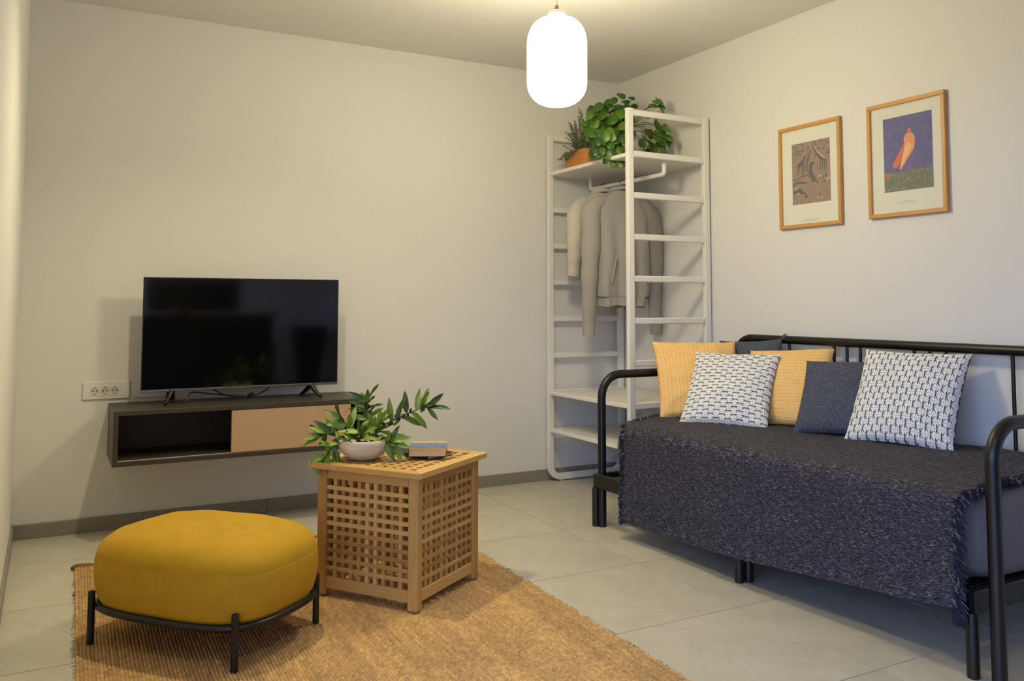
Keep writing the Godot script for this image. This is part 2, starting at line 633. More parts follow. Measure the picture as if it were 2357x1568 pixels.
func build_lamps():
	# pendant: opal glass capsule on a thin cord
	var c := Vector3(-1.505, 1.923, 1.66)
	var p = thing("pendant_lamp", "glowing white opal glass capsule pendant lamp hanging from the ceiling", "lamp", c)
	var prof := []
	var r := 0.1265
	var hh := 0.372
	prof.append(Vector2(0.0, 0.0))
	for k in range(1, 9):
		var t := PI * 0.5 * k / 8.0
		prof.append(Vector2(r * pow(sin(t), 0.75), 0.10 * (1.0 - cos(t))))
	for k in range(0, 9):
		var t := PI * 0.5 * k / 8.0
		prof.append(Vector2(lerpf(0.040, r, pow(cos(t), 0.8)), hh - 0.11 + 0.11 * sin(t)))
	var m := MB.new()
	m.lathe(prof, 40)
	part(p, "glass_shade", m.mesh(), M["opal_glass"])
	m = MB.new()
	m.lathe([Vector2(0.0, hh - 0.004), Vector2(0.040, hh - 0.004), Vector2(0.040, hh + 0.024), Vector2(0.034, hh + 0.032), Vector2(0.0, hh + 0.034)], 28)
	part(p, "cap", m.mesh(), M["white_plastic"])
	m = MB.new()
	m.lathe([Vector2(0.0, hh + 0.034), Vector2(0.010, hh + 0.034), Vector2(0.008, hh + 0.056), Vector2(0.003, hh + 0.06), Vector2(0.0, hh + 0.06)], 14)
	part(p, "cord_grip", m.mesh(), M["lamp_gland"])
	part(p, "cord", rodm(H - c.y - hh - 0.07, 0.0025, 8), M["lamp_cord"], T(Vector3(0, hh + 0.055, 0)))
	m = MB.new()
	m.lathe([Vector2(0.0, -0.025), Vector2(0.03, -0.025), Vector2(0.045, -0.015), Vector2(0.05, 0.0), Vector2(0.0, 0.0)], 24)
	part(p, "ceiling_rose", m.mesh(), M["white_plastic"], T(Vector3(0, H - c.y, 0)))
	var l := OmniLight3D.new()
	l.name = "pendant_light"
	l.position = Vector3(0, hh * 0.38, 0)
	l.light_color = Color(1.0, 0.945, 0.785)
	l.light_energy = 1.08
	l.light_size = 0.11
	l.omni_range = 14.0
	l.omni_attenuation = 2.0
	l.shadow_enabled = true
	p.add_child(l)
	# recessed ceiling spots; the first throws the crisp shadows of the television and the bench
	var spots := [[Vector3(-2.66, H, 1.45), "nearest the television wall", 2.3], [Vector3(-2.68, H, 4.2), "in the middle of the room", 1.7], [Vector3(-2.7, H, 6.6), "over the kitchen counter", 1.0]]
	for s in spots:
		var q = thing("ceiling_spotlight", "small round recessed ceiling spotlight " + s[1], "spotlight", s[0], 0.0, "recessed ceiling spotlights")
		m = MB.new()
		m.lathe([Vector2(0.032, -0.001), Vector2(0.045, -0.006), Vector2(0.047, 0.0), Vector2(0.032, 0.0)], 28)
		part(q, "rim", m.mesh(), M["white_metal"])
		m = MB.new()
		m.lathe([Vector2(0.0, -0.003), Vector2(0.032, -0.003), Vector2(0.032, 0.0), Vector2(0.0, 0.0)], 24)
		part(q, "lens", m.mesh(), M["downlight_glow"])
		var sl := SpotLight3D.new()
		sl.name = "spot_light"
		sl.position = Vector3(0, -0.012, 0)
		sl.rotation.x = -PI * 0.5
		sl.light_color = Color(1.0, 0.935, 0.77)
		sl.light_energy = s[2]
		sl.light_size = 0.03
		sl.spot_angle = 66.0
		sl.spot_angle_attenuation = 0.9
		sl.spot_range = 12.0
		sl.spot_attenuation = 2.0
		sl.shadow_enabled = true
		q.add_child(sl)

func build_kitchen_end():
	# what the dark television screen mirrors: a counter, a dark wall panel, a stool and a tall planter
	var k = thing("kitchen_counter", "dark kitchen bar counter with brown wooden top behind the camera", "counter", Vector3(-1.75, 0, 6.2))
	put(k, "body", Vector3(-0.85, 0.0, -0.22), Vector3(0.75, 0.95, 0.25), 0.004, M["kitchen_dark"])
	put(k, "worktop", Vector3(-0.9, 0.951, -0.3), Vector3(0.8, 0.99, 0.3), 0.004, M["kitchen_top"])
	var w = thing("wall_panel", "black glass splashback panel on the kitchen wall", "panel", Vector3(-1.7, 1.22, ZF - 0.012))
	part(w, "glass_sheet", boxm(Vector3(1.15, 0.42, 0.02), 0.003), M["tv_screen"])
	var b = thing("bread_basket", "low wicker basket on the kitchen bar counter", "basket", Vector3(-2.0, 0.9905, 6.15))
	var m := MB.new()
	m.lathe([Vector2(0.0, 0.0), Vector2(0.10, 0.0), Vector2(0.13, 0.07), Vector2(0.12, 0.07), Vector2(0.09, 0.012), Vector2(0.0, 0.012)], 24)
	part(b, "shell", m.mesh(), M["wicker"])
	var st = thing("bar_stool", "black bar stool standing by the kitchen counter", "stool", Vector3(-1.25, 0, 5.6))
	put(st, "seat", Vector3(-0.18, 0.62, -0.18), Vector3(0.18, 0.66, 0.18), 0.01, M["kitchen_dark"])
	for sx in [-1, 1]:
		for sz in [-1, 1]:
			part(st, "leg", rodm(0.62, 0.013), M["kitchen_dark"], T(Vector3(0.15 * sx, 0, 0.15 * sz)))
	put(st, "backrest", Vector3(-0.18, 0.70, 0.15), Vector3(0.18, 0.93, 0.18), 0.008, M["kitchen_dark"])
	for sx in [-1, 1]:
		put(st, "upright", Vector3(0.15 * sx - 0.01, 0.659, 0.155), Vector3(0.15 * sx + 0.01, 0.71, 0.175), 0.003, M["kitchen_dark"])
	var pl = thing("tall_planter", "tall navy blue tapered planter by the right wall behind the camera", "planter", Vector3(-0.32, 0, 6.9))
	m = MB.new()
	m.lathe([Vector2(0.0, 0.0), Vector2(0.15, 0.0), Vector2(0.14, 0.1), Vector2(0.24, 0.8), Vector2(0.225, 0.8), Vector2(0.2, 0.7), Vector2(0.0, 0.7)], 32)
	part(pl, "vessel", m.mesh(), M["navy_glaze"])

# ---------------------------------------------------------------- day bed
func build_daybed():
	var bm = M["black_metal"]
	var b = thing("daybed", "black tubular metal daybed frame along the picture wall", "bed", Vector3(-0.48, 0, 2.08))
	var o := Vector3(-0.48, 0, 2.08)
	var x0 := -0.93
	var z0 := 1.055
	var z1 := 3.06
	var rt := 0.021
	# base rails
	for r in [[Vector3(x0, 0.19, z0), Vector3(x0 + 0.03, 0.257, z1)], [Vector3(-0.075, 0.19, z0), Vector3(-0.045, 0.257, z1)], [Vector3(x0 + 0.03, 0.19, z0), Vector3(-0.075, 0.257, z0 + 0.03)], [Vector3(x0 + 0.03, 0.19, z1 - 0.03), Vector3(-0.075, 0.257, z1)]]:
		put(b, "base_rail", r[0] - o, r[1] - o, 0.004, bm)
	for k in 14:
		var z := 1.15 + k * 0.138
		put(b, "bed_slat", Vector3(x0 + 0.03, 0.236, z) - o, Vector3(-0.075, 0.2475, z + 0.06) - o, 0.002, bm)
	# legs in pairs, the second of each belongs to the pull-out half
	for q in [[-0.922, 1.068], [-0.907, 2.055], [-0.868, 2.066], [-0.915, 3.035]]:
		part(b, "leg", rodm(0.19, 0.0185, 16), bm, T(Vector3(q[0], 0, q[1]) - o))
	# arched armrests, one at each end
	for e in [[1.092, 1.0], [3.105, 1.0]]:
		var z: float = e[0]
		var path := [Vector3(-0.9, 0.001, z)]
		arc(path, Vector3(-0.9, 0.0, z), Vector3(-0.9, 0.745, z), Vector3(0, 0.745, z), 0.11)
		arc(path, Vector3(-1, 0.745, z), Vector3(-0.06, 0.745, z), Vector3(-0.06, 0, z), 0.05)
		path.append(Vector3(-0.06, 0.001, z))
		var m := MB.new()
		var pts := PackedVector3Array()
		for p in path:
			pts.append(p - o)
		m.tube(pts, rt, 16)
		part(b, "armrest", m.mesh(), bm)
	# back rail with spindles
	var zb0 := 1.15
	var zb1 := 3.05
	var path := [Vector3(-0.06, 0.25, zb0)]
	arc(path, Vector3(-0.06, 0, zb0), Vector3(-0.06, 0.92, zb0), Vector3(-0.06, 0.92, 9), 0.12)
	arc(path, Vector3(-0.06, 0.92, 0), Vector3(-0.06, 0.92, zb1), Vector3(-0.06, 0, zb1), 0.12)
	path.append(Vector3(-0.06, 0.25, zb1))
	var pts := PackedVector3Array()
	for p in path:
		pts.append(p - o)
	var m := MB.new()
	m.tube(pts, 0.0205, 16)
	part(b, "back_rail", m.mesh(), bm)
	for gidx in 4:
		for k in 3:
			var z := 1.384 + 0.4275 * gidx + 0.0745 * k
			part(b, "spindle", rodm(0.66, 0.0075, 10), bm, T(Vector3(-0.06, 0.25, z) - o))
	# mattress
	var mt = thing("mattress", "thick grey sheeted mattress on the black daybed", "mattress", Vector3(-0.492, 0.2585, 2.085))
	part(mt, "sheeted_block", pad_mesh(Vector3(0.80, 0.255, 1.93), 0.055, 0.006), M["grey_sheet"])
	build_throw()

func pad_mesh(size: Vector3, r: float, wob: float) -> ArrayMesh:      # soft block, base at y = 0
	var m := MB.new()
	var nu := 97
	var prof := []      # (inset, y)
	var n := 7
	for k in n + 1:
		var t := PI * 0.5 * k / n
		prof.append(Vector2(r * (1.0 - sin(t)), r * (1.0 - cos(t))))
	for k in 4:
		prof.append(Vector2(-0.008 * sin(PI * (k + 1) / 5.0), lerpf(r, size.y - r, (k + 1) / 5.0)))
	for k in n + 1:
		var t := PI * 0.5 * k / n
		prof.append(Vector2(r * (1.0 - cos(t)), size.y - r + r * sin(t)))
	for q in [0.12, 0.25, 0.36]:
		prof.append(Vector2(q, size.y + 0.002))
	prof.insert(0, Vector2(0.36, 0.0))
	var p := PackedVector3Array()
	for q in prof:
		var hx: float = size.x * 0.5 - q.x
		var hz: float = size.z * 0.5 - q.x
		var cr: float = minf(0.09, minf(hx, hz) * 0.95)
		for i in nu:
			var w := TAU * i / (nu - 1)
			var d := Vector2(cos(w), -sin(w))
			var s := Vector2(signf(d.x) * pow(absf(d.x), 0.22), signf(d.y) * pow(absf(d.y), 0.22))
			var v := Vector3(s.x * hx, q.y, s.y * hz)
			v += Vector3(d.x, 0.4, d.y) * wob * noise.get_noise_3d(v.x * 5.0, v.y * 7.0, v.z * 5.0)
			p.append(v)
	m.surf(p, nu, prof.size(), true)
	# close top and bottom with fans
	for e in [0, prof.size() - 1]:
		var ring := []
		for i in nu - 1:
			ring.append(p[e * nu + i])
		m.poly(ring, Vector3(0, size.y * 0.5, 0))
	return m.mesh()

func throw_point(u: float, s: float) -> Vector3:
	# u 0..1 from the far edge to the near edge, s metres from the back edge over the bed and down the front
	var top := 0.79
	var rr := 0.035
	var qarc := rr * PI * 0.5
	var hem_far := 0.085
	var hem_near := 0.202
	var bow := 0.012 * sin(PI * u)
	var hem := lerpf(hem_far, hem_near, pow(u, 1.35)) - bow
	var drop := 0.526 - rr - hem
	var total := top + qarc + drop
	s *= total
	var x: float
	var y := 0.526
	if s < top:
		x = -0.12 - s
	elif s < top + qarc:
		var t := (s - top) / rr
		x = -0.12 - top - sin(t) * rr
		y = 0.526 - rr * (1.0 - cos(t))
	else:
		x = -0.12 - top - rr
		y = 0.526 - rr - (s - top - qarc)
	var zf := 1.345 - clampf(x + 0.94, 0.0, 0.5) * 0.45
	var zn := 3.02 - clampf(x + 0.92, 0.0, 0.9) * 0.12
	var z := lerpf(zf, zn, u)
	var fl := noise.get_noise_3d(x * 3.0, y * 2.0, z * 3.0)
	var f2 := noise.get_noise_3d(x * 9.0 + 20.0, y * 4.0, z * 9.0)
	if s < top:
		y += 0.004 + 0.004 * fl + 0.003 * f2
		if z > 2.3:
			y += 0.010 * maxf(0.0, sin((x + z * 0.25) * 26.0)) * smoothstep(2.3, 2.7, z) * smoothstep(-0.95, -0.6, x)
	else:
		var down := clampf((s - top) / drop, 0.0, 1.0)
		x -= (0.004 + 0.008 * fl + 0.003 * f2) * (0.4 + down) - 0.012 * sin(z * 8.0 + 1.0) * down * 0.4
	return Vector3(x, y, z)

func build_throw():
	var o := Vector3(-0.5, 0.526, 2.15)
	var t = thing("throw_blanket", "navy flecked woven throw blanket with fringed edges draped over the daybed", "blanket", o)
	var nu := 90
	var nv := 90
	var p := PackedVector3Array()
	var uvs := PackedVector2Array()
	for j in nv:
		for i in nu:
			var u := i / (nu - 1.0)
			var s := j / (nv - 1.0)
			p.append(throw_point(u, s) - o)
			uvs.append(Vector2(u * 1.68, s * 1.25))
	var m := MB.new()
	m.surf(p, nu, nv, false, false, uvs)
	# underside and edge, so that the cloth has thickness
	var under := PackedVector3Array()
	for k in p.size():
		under.append(p[k] - m.n[k] * 0.009)
	var nn := m.n.duplicate()
	m.surf(under, nu, nv, false, false, uvs, null, true)
	var ring := []
	for i in nu:
		ring.append(i)
	for j in range(1, nv):
		ring.append(j * nu + nu - 1)
	for i in range(nu - 2, -1, -1):
		ring.append((nv - 1) * nu + i)
	for j in range(nv - 2, -1, -1):
		ring.append(j * nu)
	var e := PackedVector3Array()
	var euv := PackedVector2Array()
	for k in ring:
		e.append(under[k])
		euv.append(uvs[k])
	for k in ring:
		e.append(p[k])
		euv.append(uvs[k] + Vector2(0.01, 0.01))
	m.surf(e, ring.size(), 2, false, false, euv)
	if nn.size() > 0:
		part(t, "cloth", m.mesh(), M["navy_melange"])
	# fringe along both side edges
	for side in 2:
		var fr := MB.new()
		var fp := MB.new()
		var r := RandomNumberGenerator.new()
		r.seed = 31 + side
		for k in 900:
			var s := pow(r.randf(), 0.8)
			var base := throw_point(float(side), s) - o
			var inner := throw_point(0.02 if side == 0 else 0.98, s) - o
			var out := (base - inner).normalized()
			var nrm := Vector3(-1, 0.1, 0) if s > 0.62 else Vector3(0, 1, 0)
			var ln := r.randf_range(0.018, 0.042)
			var start := base - out * r.randf_range(0.0, 0.022) + nrm * r.randf_range(0.0, 0.006)
			var mid := start + out * ln * 0.5 + nrm * r.randf_range(0.002, 0.012) + Vector3(r.randf_range(-1, 1), r.randf_range(-1, 1), r.randf_range(-1, 1)) * 0.006
			var tip := start + out * ln * r.randf_range(0.5, 1.0) + Vector3(r.randf_range(-0.008, 0.008), -0.022 if s > 0.62 else -0.004, r.randf_range(-0.008, 0.008))
			(fp if k % 5 == 0 else fr).tube(PackedVector3Array([start, mid, tip]), [0.0022, 0.0022, 0.0012], 4, false, false)
		if side == 1:      # the loose tuft that hangs below the near corner
			for k in 40:
				var st := throw_point(1.0, 1.0) - o + Vector3(r.randf_range(-0.006, 0.004), 0.01, r.randf_range(-0.02, 0.012))
				fr.tube(PackedVector3Array([st, st + Vector3(r.randf_range(-0.008, 0.002), -0.03, r.randf_range(-0.005, 0.012)), st + Vector3(r.randf_range(-0.01, 0.0), -0.062, r.randf_range(-0.002, 0.018))]), [0.0024, 0.0022, 0.001], 4, false, false)
		part(t, "fringe", fr.mesh(), M["navy_yarn"]).set_meta("kind", "stuff")
		part(t, "fringe_fleck", fp.mesh(), M["pale_yarn"]).set_meta("kind", "stuff")

# ---------------------------------------------------------------- bench and television
func build_bench_and_tv():
	var x0 := -3.073
	var x1 := -1.879
	var y0 := 0.362
	var y1 := 0.612
	var d := 0.385
	var o := Vector3(x0, y0, 0.0)
	var b = thing("tv_bench", "dark brown wall-hung bench with one open bay and a copper door", "cabinet", o)
	var t := 0.022
	var L = M["bench_laminate"]
	put(b, "top_board", Vector3(0, y1 - y0 - t, 0.001), Vector3(x1 - x0, y1 - y0, d), 0.0015, L)
	put(b, "bottom_board", Vector3(0, 0, 0.001), Vector3(x1 - x0, t, d), 0.0015, L)
	put(b, "side_board", Vector3(0, t, 0.001), Vector3(t, y1 - y0 - t, d), 0.0015, L)
	put(b, "side_board", Vector3(x1 - x0 - t, t, 0.001), Vector3(x1 - x0, y1 - y0 - t, d), 0.0015, L)
	put(b, "back_board", Vector3(t, t, 0.001), Vector3(x1 - x0 - t, y1 - y0 - t, 0.02), 0.001, L)
	put(b, "divider", Vector3(0.60, t, 0.02), Vector3(0.618, y1 - y0 - t, d - 0.04), 0.001, L)
	put(b, "door", Vector3(0.518, t + 0.002, d - 0.022), Vector3(1.108, y1 - y0 - t - 0.002, d - 0.004), 0.0015, M["bench_door"])
	put(b, "door_track", Vector3(t, t, d - 0.012), Vector3(x1 - x0 - t, t + 0.0035, d - 0.006), 0.0008, M["aluminium"])
	# television
	var w := 0.966
	var h := 0.556
	var tv = thing("television", "flat black television on two splayed feet on the dark bench", "television", Vector3(-2.463, y1, 0.19))
	var base := 0.060
	put(tv, "panel", Vector3(-w * 0.5, base, -0.012), Vector3(w * 0.5, base + h, 0.0), 0.002, M["black_plastic"])
	put(tv, "screen", Vector3(-w * 0.5 + 0.004, base + 0.014, -0.001), Vector3(w * 0.5 - 0.004, base + h - 0.004, 0.0012), 0.0005, M["tv_screen"])
	put(tv, "chin_strip", Vector3(-w * 0.5 + 0.001, base + 0.0005, -0.002), Vector3(w * 0.5 - 0.001, base + 0.012, 0.0035), 0.0015, M["chrome"])
	put(tv, "back_housing", Vector3(-w * 0.36, base + 0.02, -0.06), Vector3(w * 0.36, base + h * 0.62, -0.012), 0.012, M["black_plastic"])
	for s in [-1, 1]:
		var m := MB.new()
		var apex := Vector3(0.342 * s, base + 0.006, -0.008)
		m.tube(PackedVector3Array([apex, Vector3(0.334 * s, 0.036, -0.055), Vector3(0.322 * s, 0.008, -0.112), Vector3(0.320 * s, 0.006, -0.125)]), [0.015, 0.011, 0.0085, 0.006], 8)
		m.tube(PackedVector3Array([apex, Vector3(0.356 * s, 0.036, 0.018), Vector3(0.376 * s, 0.008, 0.048), Vector3(0.380 * s, 0.006, 0.058)]), [0.015, 0.011, 0.0085, 0.006], 8)
		part(tv, "foot", m.mesh(), M["black_plastic"])
	# cables lying behind and under the television
	var c1 = thing("power_cable", "black power cable sagging below the left half of the television", "cable", Vector3(-2.78, y1 + 0.004, 0.16), 0.0, "cables under the television")
	part(c1, "lead", tubem(smooth([Vector3(-0.02, 0.08, -0.02), Vector3(-0.045, 0.03, 0.0), Vector3(0.01, 0.004, 0.03), Vector3(0.05, 0.01, 0.02), Vector3(0.07, 0.045, 0.0), Vector3(0.17, 0.03, -0.02), Vector3(0.26, 0.02, -0.01), Vector3(0.33, 0.014, 0.0)]), 0.0032, 8), M["black_plastic"])
	var c2 = thing("video_cable", "black video cable with plug hanging behind the middle of the television", "cable", Vector3(-2.5, y1 + 0.004, 0.15), 0.0, "cables under the television")
	part(c2, "lead", tubem(smooth([Vector3(-0.13, 0.085, -0.03), Vector3(-0.10, 0.05, 0.0), Vector3(-0.03, 0.018, 0.01), Vector3(0.05, 0.008, 0.005), Vector3(0.09, 0.012, 0.0), Vector3(0.15, 0.035, -0.01), Vector3(0.22, 0.085, -0.03)]), 0.003, 8), M["black_plastic"])
	part(c2, "plug", boxm(Vector3(0.034, 0.014, 0.012), 0.003), M["black_plastic"], T(Vector3(0.075, 0.02, 0.008), Vector3(0, 0, 0.35)))

func smooth(pts: Array, per := 6) -> Array:      # Catmull-Rom through the points
	var out := []
	for k in pts.size() - 1:
		var a: Vector3 = pts[maxi(k - 1, 0)]
		var b: Vector3 = pts[k]
		var c: Vector3 = pts[k + 1]
		var d: Vector3 = pts[mini(k + 2, pts.size() - 1)]
		for i in per:
			out.append(b.cubic_interpolate(c, a, d, float(i) / per))
	out.append(pts[-1])
	return out

# ---------------------------------------------------------------- wardrobe
func build_wardrobe():
	var wm = M["white_metal"]
	var o := Vector3(-0.305, 0, 0.465)
	var w = thing("open_wardrobe", "tall white open wardrobe with two ladder sides and shelves in the corner", "wardrobe", o)
	var xa := -0.572
	var xb := -0.034
	var top := 2.176
	for z in [0.05, 0.895]:
		var zz: float = z
		# posts are square tubes that bend into a foot bar at the floor
		var path := [Vector3(xa, top, zz)]
		arc(path, Vector3(xa, 9, zz), Vector3(xa, 0.026, zz), Vector3(9, 0.026, zz), 0.07, 8)
		arc(path, Vector3(-9, 0.026, zz), Vector3(xb, 0.026, zz), Vector3(xb, 9, zz), 0.07, 8)
		path.append(Vector3(xb, top, zz))
		part(w, "ladder_frame", square_tube(path, o, 0.040, 0.030), wm)
		for k in 8:
			var y := 2.154 - 0.2293 * k
			put(w, "rung", Vector3(xa + 0.019, y - 0.017, zz - 0.012) - o, Vector3(xb - 0.019, y + 0.017, zz + 0.012) - o, 0.004, wm)
	for f in [[1.910], [0.535], [0.306]]:
		var y: float = f[0]
		put(w, "shelf", Vector3(xa - 0.012, y, 0.064) - o, Vector3(xb + 0.012, y + 0.022, 0.882) - o, 0.003, wm)
	# glides
	for z in [0.05, 0.895]:
		for x in [xa + 0.08, xb - 0.08]:
			part(w, "foot_glide", rodm(0.008, 0.012), M["white_plastic"], T(Vector3(x, 0, z) - o))
	# clothes rail under the top shelf
	var rail := [Vector3(-0.29, 1.91, 0.84)]
	arc(rail, Vector3(-0.29, 9, 0.84), Vector3(-0.29, 1.838, 0.84), Vector3(-0.29, 1.838, -9), 0.018, 5)
	rail.append(Vector3(-0.29, 1.838, 0.11))
	arc(rail, Vector3(-0.29, 1.838, 9), Vector3(-0.29, 1.838, 0.09), Vector3(-0.29, 9, 0.09), 0.018, 5)
	rail.append(Vector3(-0.29, 1.91, 0.09))
	var pts := []
	for p in rail:
		pts.append(p - o)
	part(w, "clothes_rail", tubem(pts, 0.013, 14), wm)

func square_tube(path: Array, o: Vector3, wide: float, deep: float) -> ArrayMesh:
	# swept rounded rectangle in the plane z = const; wide lies in the plane, deep along z
	var m := MB.new()
	var sec := []
	var b := 0.005
	for q in [[1, 1], [-1, 1], [-1, -1], [1, -1]]:
		var cxs: float = q[0] * (wide * 0.5 - b)
		var czs: float = q[1] * (deep * 0.5 - b)
		var a0 := atan2(q[1], q[0]) - PI * 0.25
		for k in 3:
			sec.append(Vector2(cxs + b * cos(a0 + PI * 0.25 * k), czs + b * sin(a0 + PI * 0.25 * k)))
	sec.append(sec[0])
	var p := PackedVector3Array()
	for k in path.size():
		var t: Vector3 = (path[mini(k + 1, path.size() - 1)] - path[maxi(k - 1, 0)]).normalized()
		var a := Vector3.BACK.cross(t).normalized()
		for s in sec:
			p.append(path[k] - o + a * s.x + Vector3.BACK * s.y)
	m.surf(p, sec.size(), path.size(), true, false, null, null, true)
	for e in [0, path.size() - 1]:
		var ring := []
		for i in sec.size() - 1:
			ring.append(p[e * sec.size() + i])
		m.poly(ring, (path[1] if e == 0 else path[path.size() - 2]) - o)
	return m.mesh()

# ---------------------------------------------------------------- rug
func build_rug():
	var o := Vector3(-3.217, 0.0, 0.63)
	var g = thing("jute_rug", "woven tan jute rug under the pouf and the lattice table", "rug", o, -0.022)
	var width := 1.59
	var length := 2.3
	put(g, "backing", Vector3(0.004, 0.0005, 0.004), Vector3(width - 0.004, 0.005, length), 0.001, M["jute_hem"])
	var m := MB.new()
	var pitch := 0.0108
	var n := int(width / pitch)
	var r := RandomNumberGenerator.new()
	r.seed = 11
	var seg := 0.0036
	var nv := int(length / seg)
	var ns := 4
	for k in n:
		var xc := (k + 0.5) * pitch
		var ph := r.randf() * 2.0 + (0.5 if k % 2 == 0 else 0.0)
		var lean := 0.45 if k % 2 == 0 else -0.45
		var tone := 0.84 + 0.16 * noise.get_noise_2d(k * 0.13, 4.0) + r.randf_range(-0.07, 0.07)
		var p := PackedVector3Array()
		var cols := PackedColorArray()
		p.resize(ns * nv)
		cols.resize(ns * nv)
		var wob := 0.0
		for j in nv:
			var z := j * seg
			wob = 0.0016 * noise.get_noise_2d(z * 5.0 + k * 0.4, 9.0)
			var broad := 0.20 * noise.get_noise_2d(z * 2.2, k * 0.035 + 7.0) + 0.16 * noise.get_noise_2d(z * 9.0 + k * 3.1, 2.0)
			for i in ns:
				var u := i / (ns - 1.0) * 2.0 - 1.0
				var lump := absf(sin(PI * (z / 0.0105 + ph + u * lean)))
				var hgt := (0.0032 + 0.0052 * lump) * sqrt(maxf(0.0, 1.0 - u * u * 0.92))
				p[j * ns + i] = Vector3(xc + u * pitch * 0.52 + wob, 0.0035 + hgt, z)
				var b := tone * (1.0 + broad) * (0.97 + 0.5 * noise.get_noise_2d(floorf(z / 0.0105 + ph) * 7.3, k * 5.7))
				cols[j * ns + i] = Color(0.60 * b, 0.375 * b * (1.0 + 0.06 * broad), 0.155 * b)
		m.surf(p, ns, nv, false, false, null, cols, true)
	var s = part(g, "strands", m.mesh(), M["jute"])
	s.set_meta("kind", "stuff")
	# rough bound edge at the back, with its thick knotted corner
	var path := []
	for k in 70:
		var x := width * k / 69.0
		path.append(Vector3(x, 0.008 + 0.002 * r.randf(), -0.002 + 0.004 * r.randf_range(-1, 1)))
	part(g, "bound_edge", tubem(path, 0.0085, 7), M["jute_hem"])
	part(g, "corner_knot", tubem([Vector3(-0.008, 0.009, 0.012), Vector3(-0.002, 0.012, 0.0), Vector3(0.03, 0.011, -0.006), Vector3(0.06, 0.009, -0.003)], 0.0095, 7), M["jute_hem"])
	var fz := MB.new()
	for side in 2:
		for k in 90:
			var z := r.randf() * length
			var x := 0.0 if side == 0 else width
			var out := -1.0 if side == 0 else 1.0
			fz.tube(PackedVector3Array([Vector3(x, 0.006, z), Vector3(x + out * r.randf_range(0.002, 0.01), 0.006, z + r.randf_range(-0.01, 0.01)), Vector3(x + out * r.randf_range(0.003, 0.013), 0.002, z + r.randf_range(-0.016, 0.016))]), 0.0008, 3, false, false)
	part(g, "loose_fibres", fz.mesh(), M["jute_hem"]).set_meta("kind", "stuff")

# ---------------------------------------------------------------- pouf
func plan(w: float, a: float, b: float, e: float) -> Vector2:
	var c := cos(w)
	var s := sin(w)
	return Vector2(signf(c) * a * pow(absf(c), 2.0 / e), signf(s) * b * pow(absf(s), 2.0 / e))

func build_pouf():
	var o := Vector3(-2.853, 0.0125, 1.635)
	var turn := -atan2(0.764, 0.645)
	var g = thing("pouf", "mustard yellow velvet pouf on a black metal ring base", "pouf", o, turn)
	var a := 0.347
	var b := 0.250
	var prof := [Vector2(0, 0.132), Vector2(0.6, 0.132), Vector2(0.88, 0.134), Vector2(0.935, 0.14), Vector2(0.965, 0.155), Vector2(0.985, 0.185), Vector2(0.997, 0.218), Vector2(1, 0.245), Vector2(0.996, 0.268), Vector2(0.987, 0.283), Vector2(0.9785, 0.287), Vector2(0.981, 0.291), Vector2(0.968, 0.308), Vector2(0.932, 0.328), Vector2(0.86, 0.347), Vector2(0.74, 0.361), Vector2(0.56, 0.37), Vector2(0.34, 0.3755), Vector2(0.15, 0.377), Vector2(0, 0.377)]
	var nu := 97
	var p := PackedVector3Array()
	for q in prof:
		for i in nu:
			var w := -TAU * i / (nu - 1)
			var e := lerpf(2.7, 3.4, clampf(q.x, 0.0, 1.0))
			var c := plan(w, a, b, e)
			var v := Vector3(c.x * q.x, q.y - 0.0125, c.y * q.x)
			if q.y > 0.30:
				v.y += 0.004 * noise.get_noise_2d(v.x * 6.0, v.z * 6.0) + 0.0035 * exp(-pow((v.z + 0.03) / 0.05, 2.0)) * sin(v.x * 26.0) * exp(-pow((v.x + 0.02) / 0.13, 2.0))
			p.append(v)
	var m := MB.new()
	m.surf(p, nu, prof.size(), true)
	part(g, "cushion", m.mesh(), M["mustard_velvet"])
	# seam welt where the top panel meets the side
	var seam := []
	var ring := []
	for i in 96:
		var w := TAU * i / 96.0
		var c := plan(w, a * 0.9815, b * 0.9815, 3.4)
		seam.append(Vector3(c.x, 0.2745, c.y))
		c = plan(w, a * 0.957, b * 0.957, 3.4)
		ring.append(Vector3(c.x, 0.118, c.y))
	part(g, "seam", tubem(seam, 0.0012, 6, true), M["mustard_velvet"])
	part(g, "base_ring", tubem(ring, 0.0115, 12, true), M["ring_metal"])
	for sx in [-1, 1]:
		for sz in [-1, 1]:
			part(g, "leg", rodm(0.165, 0.0112, 14), M["black_metal"], T(Vector3(sx * 0.2835, 0.0, sz * 0.2085)))

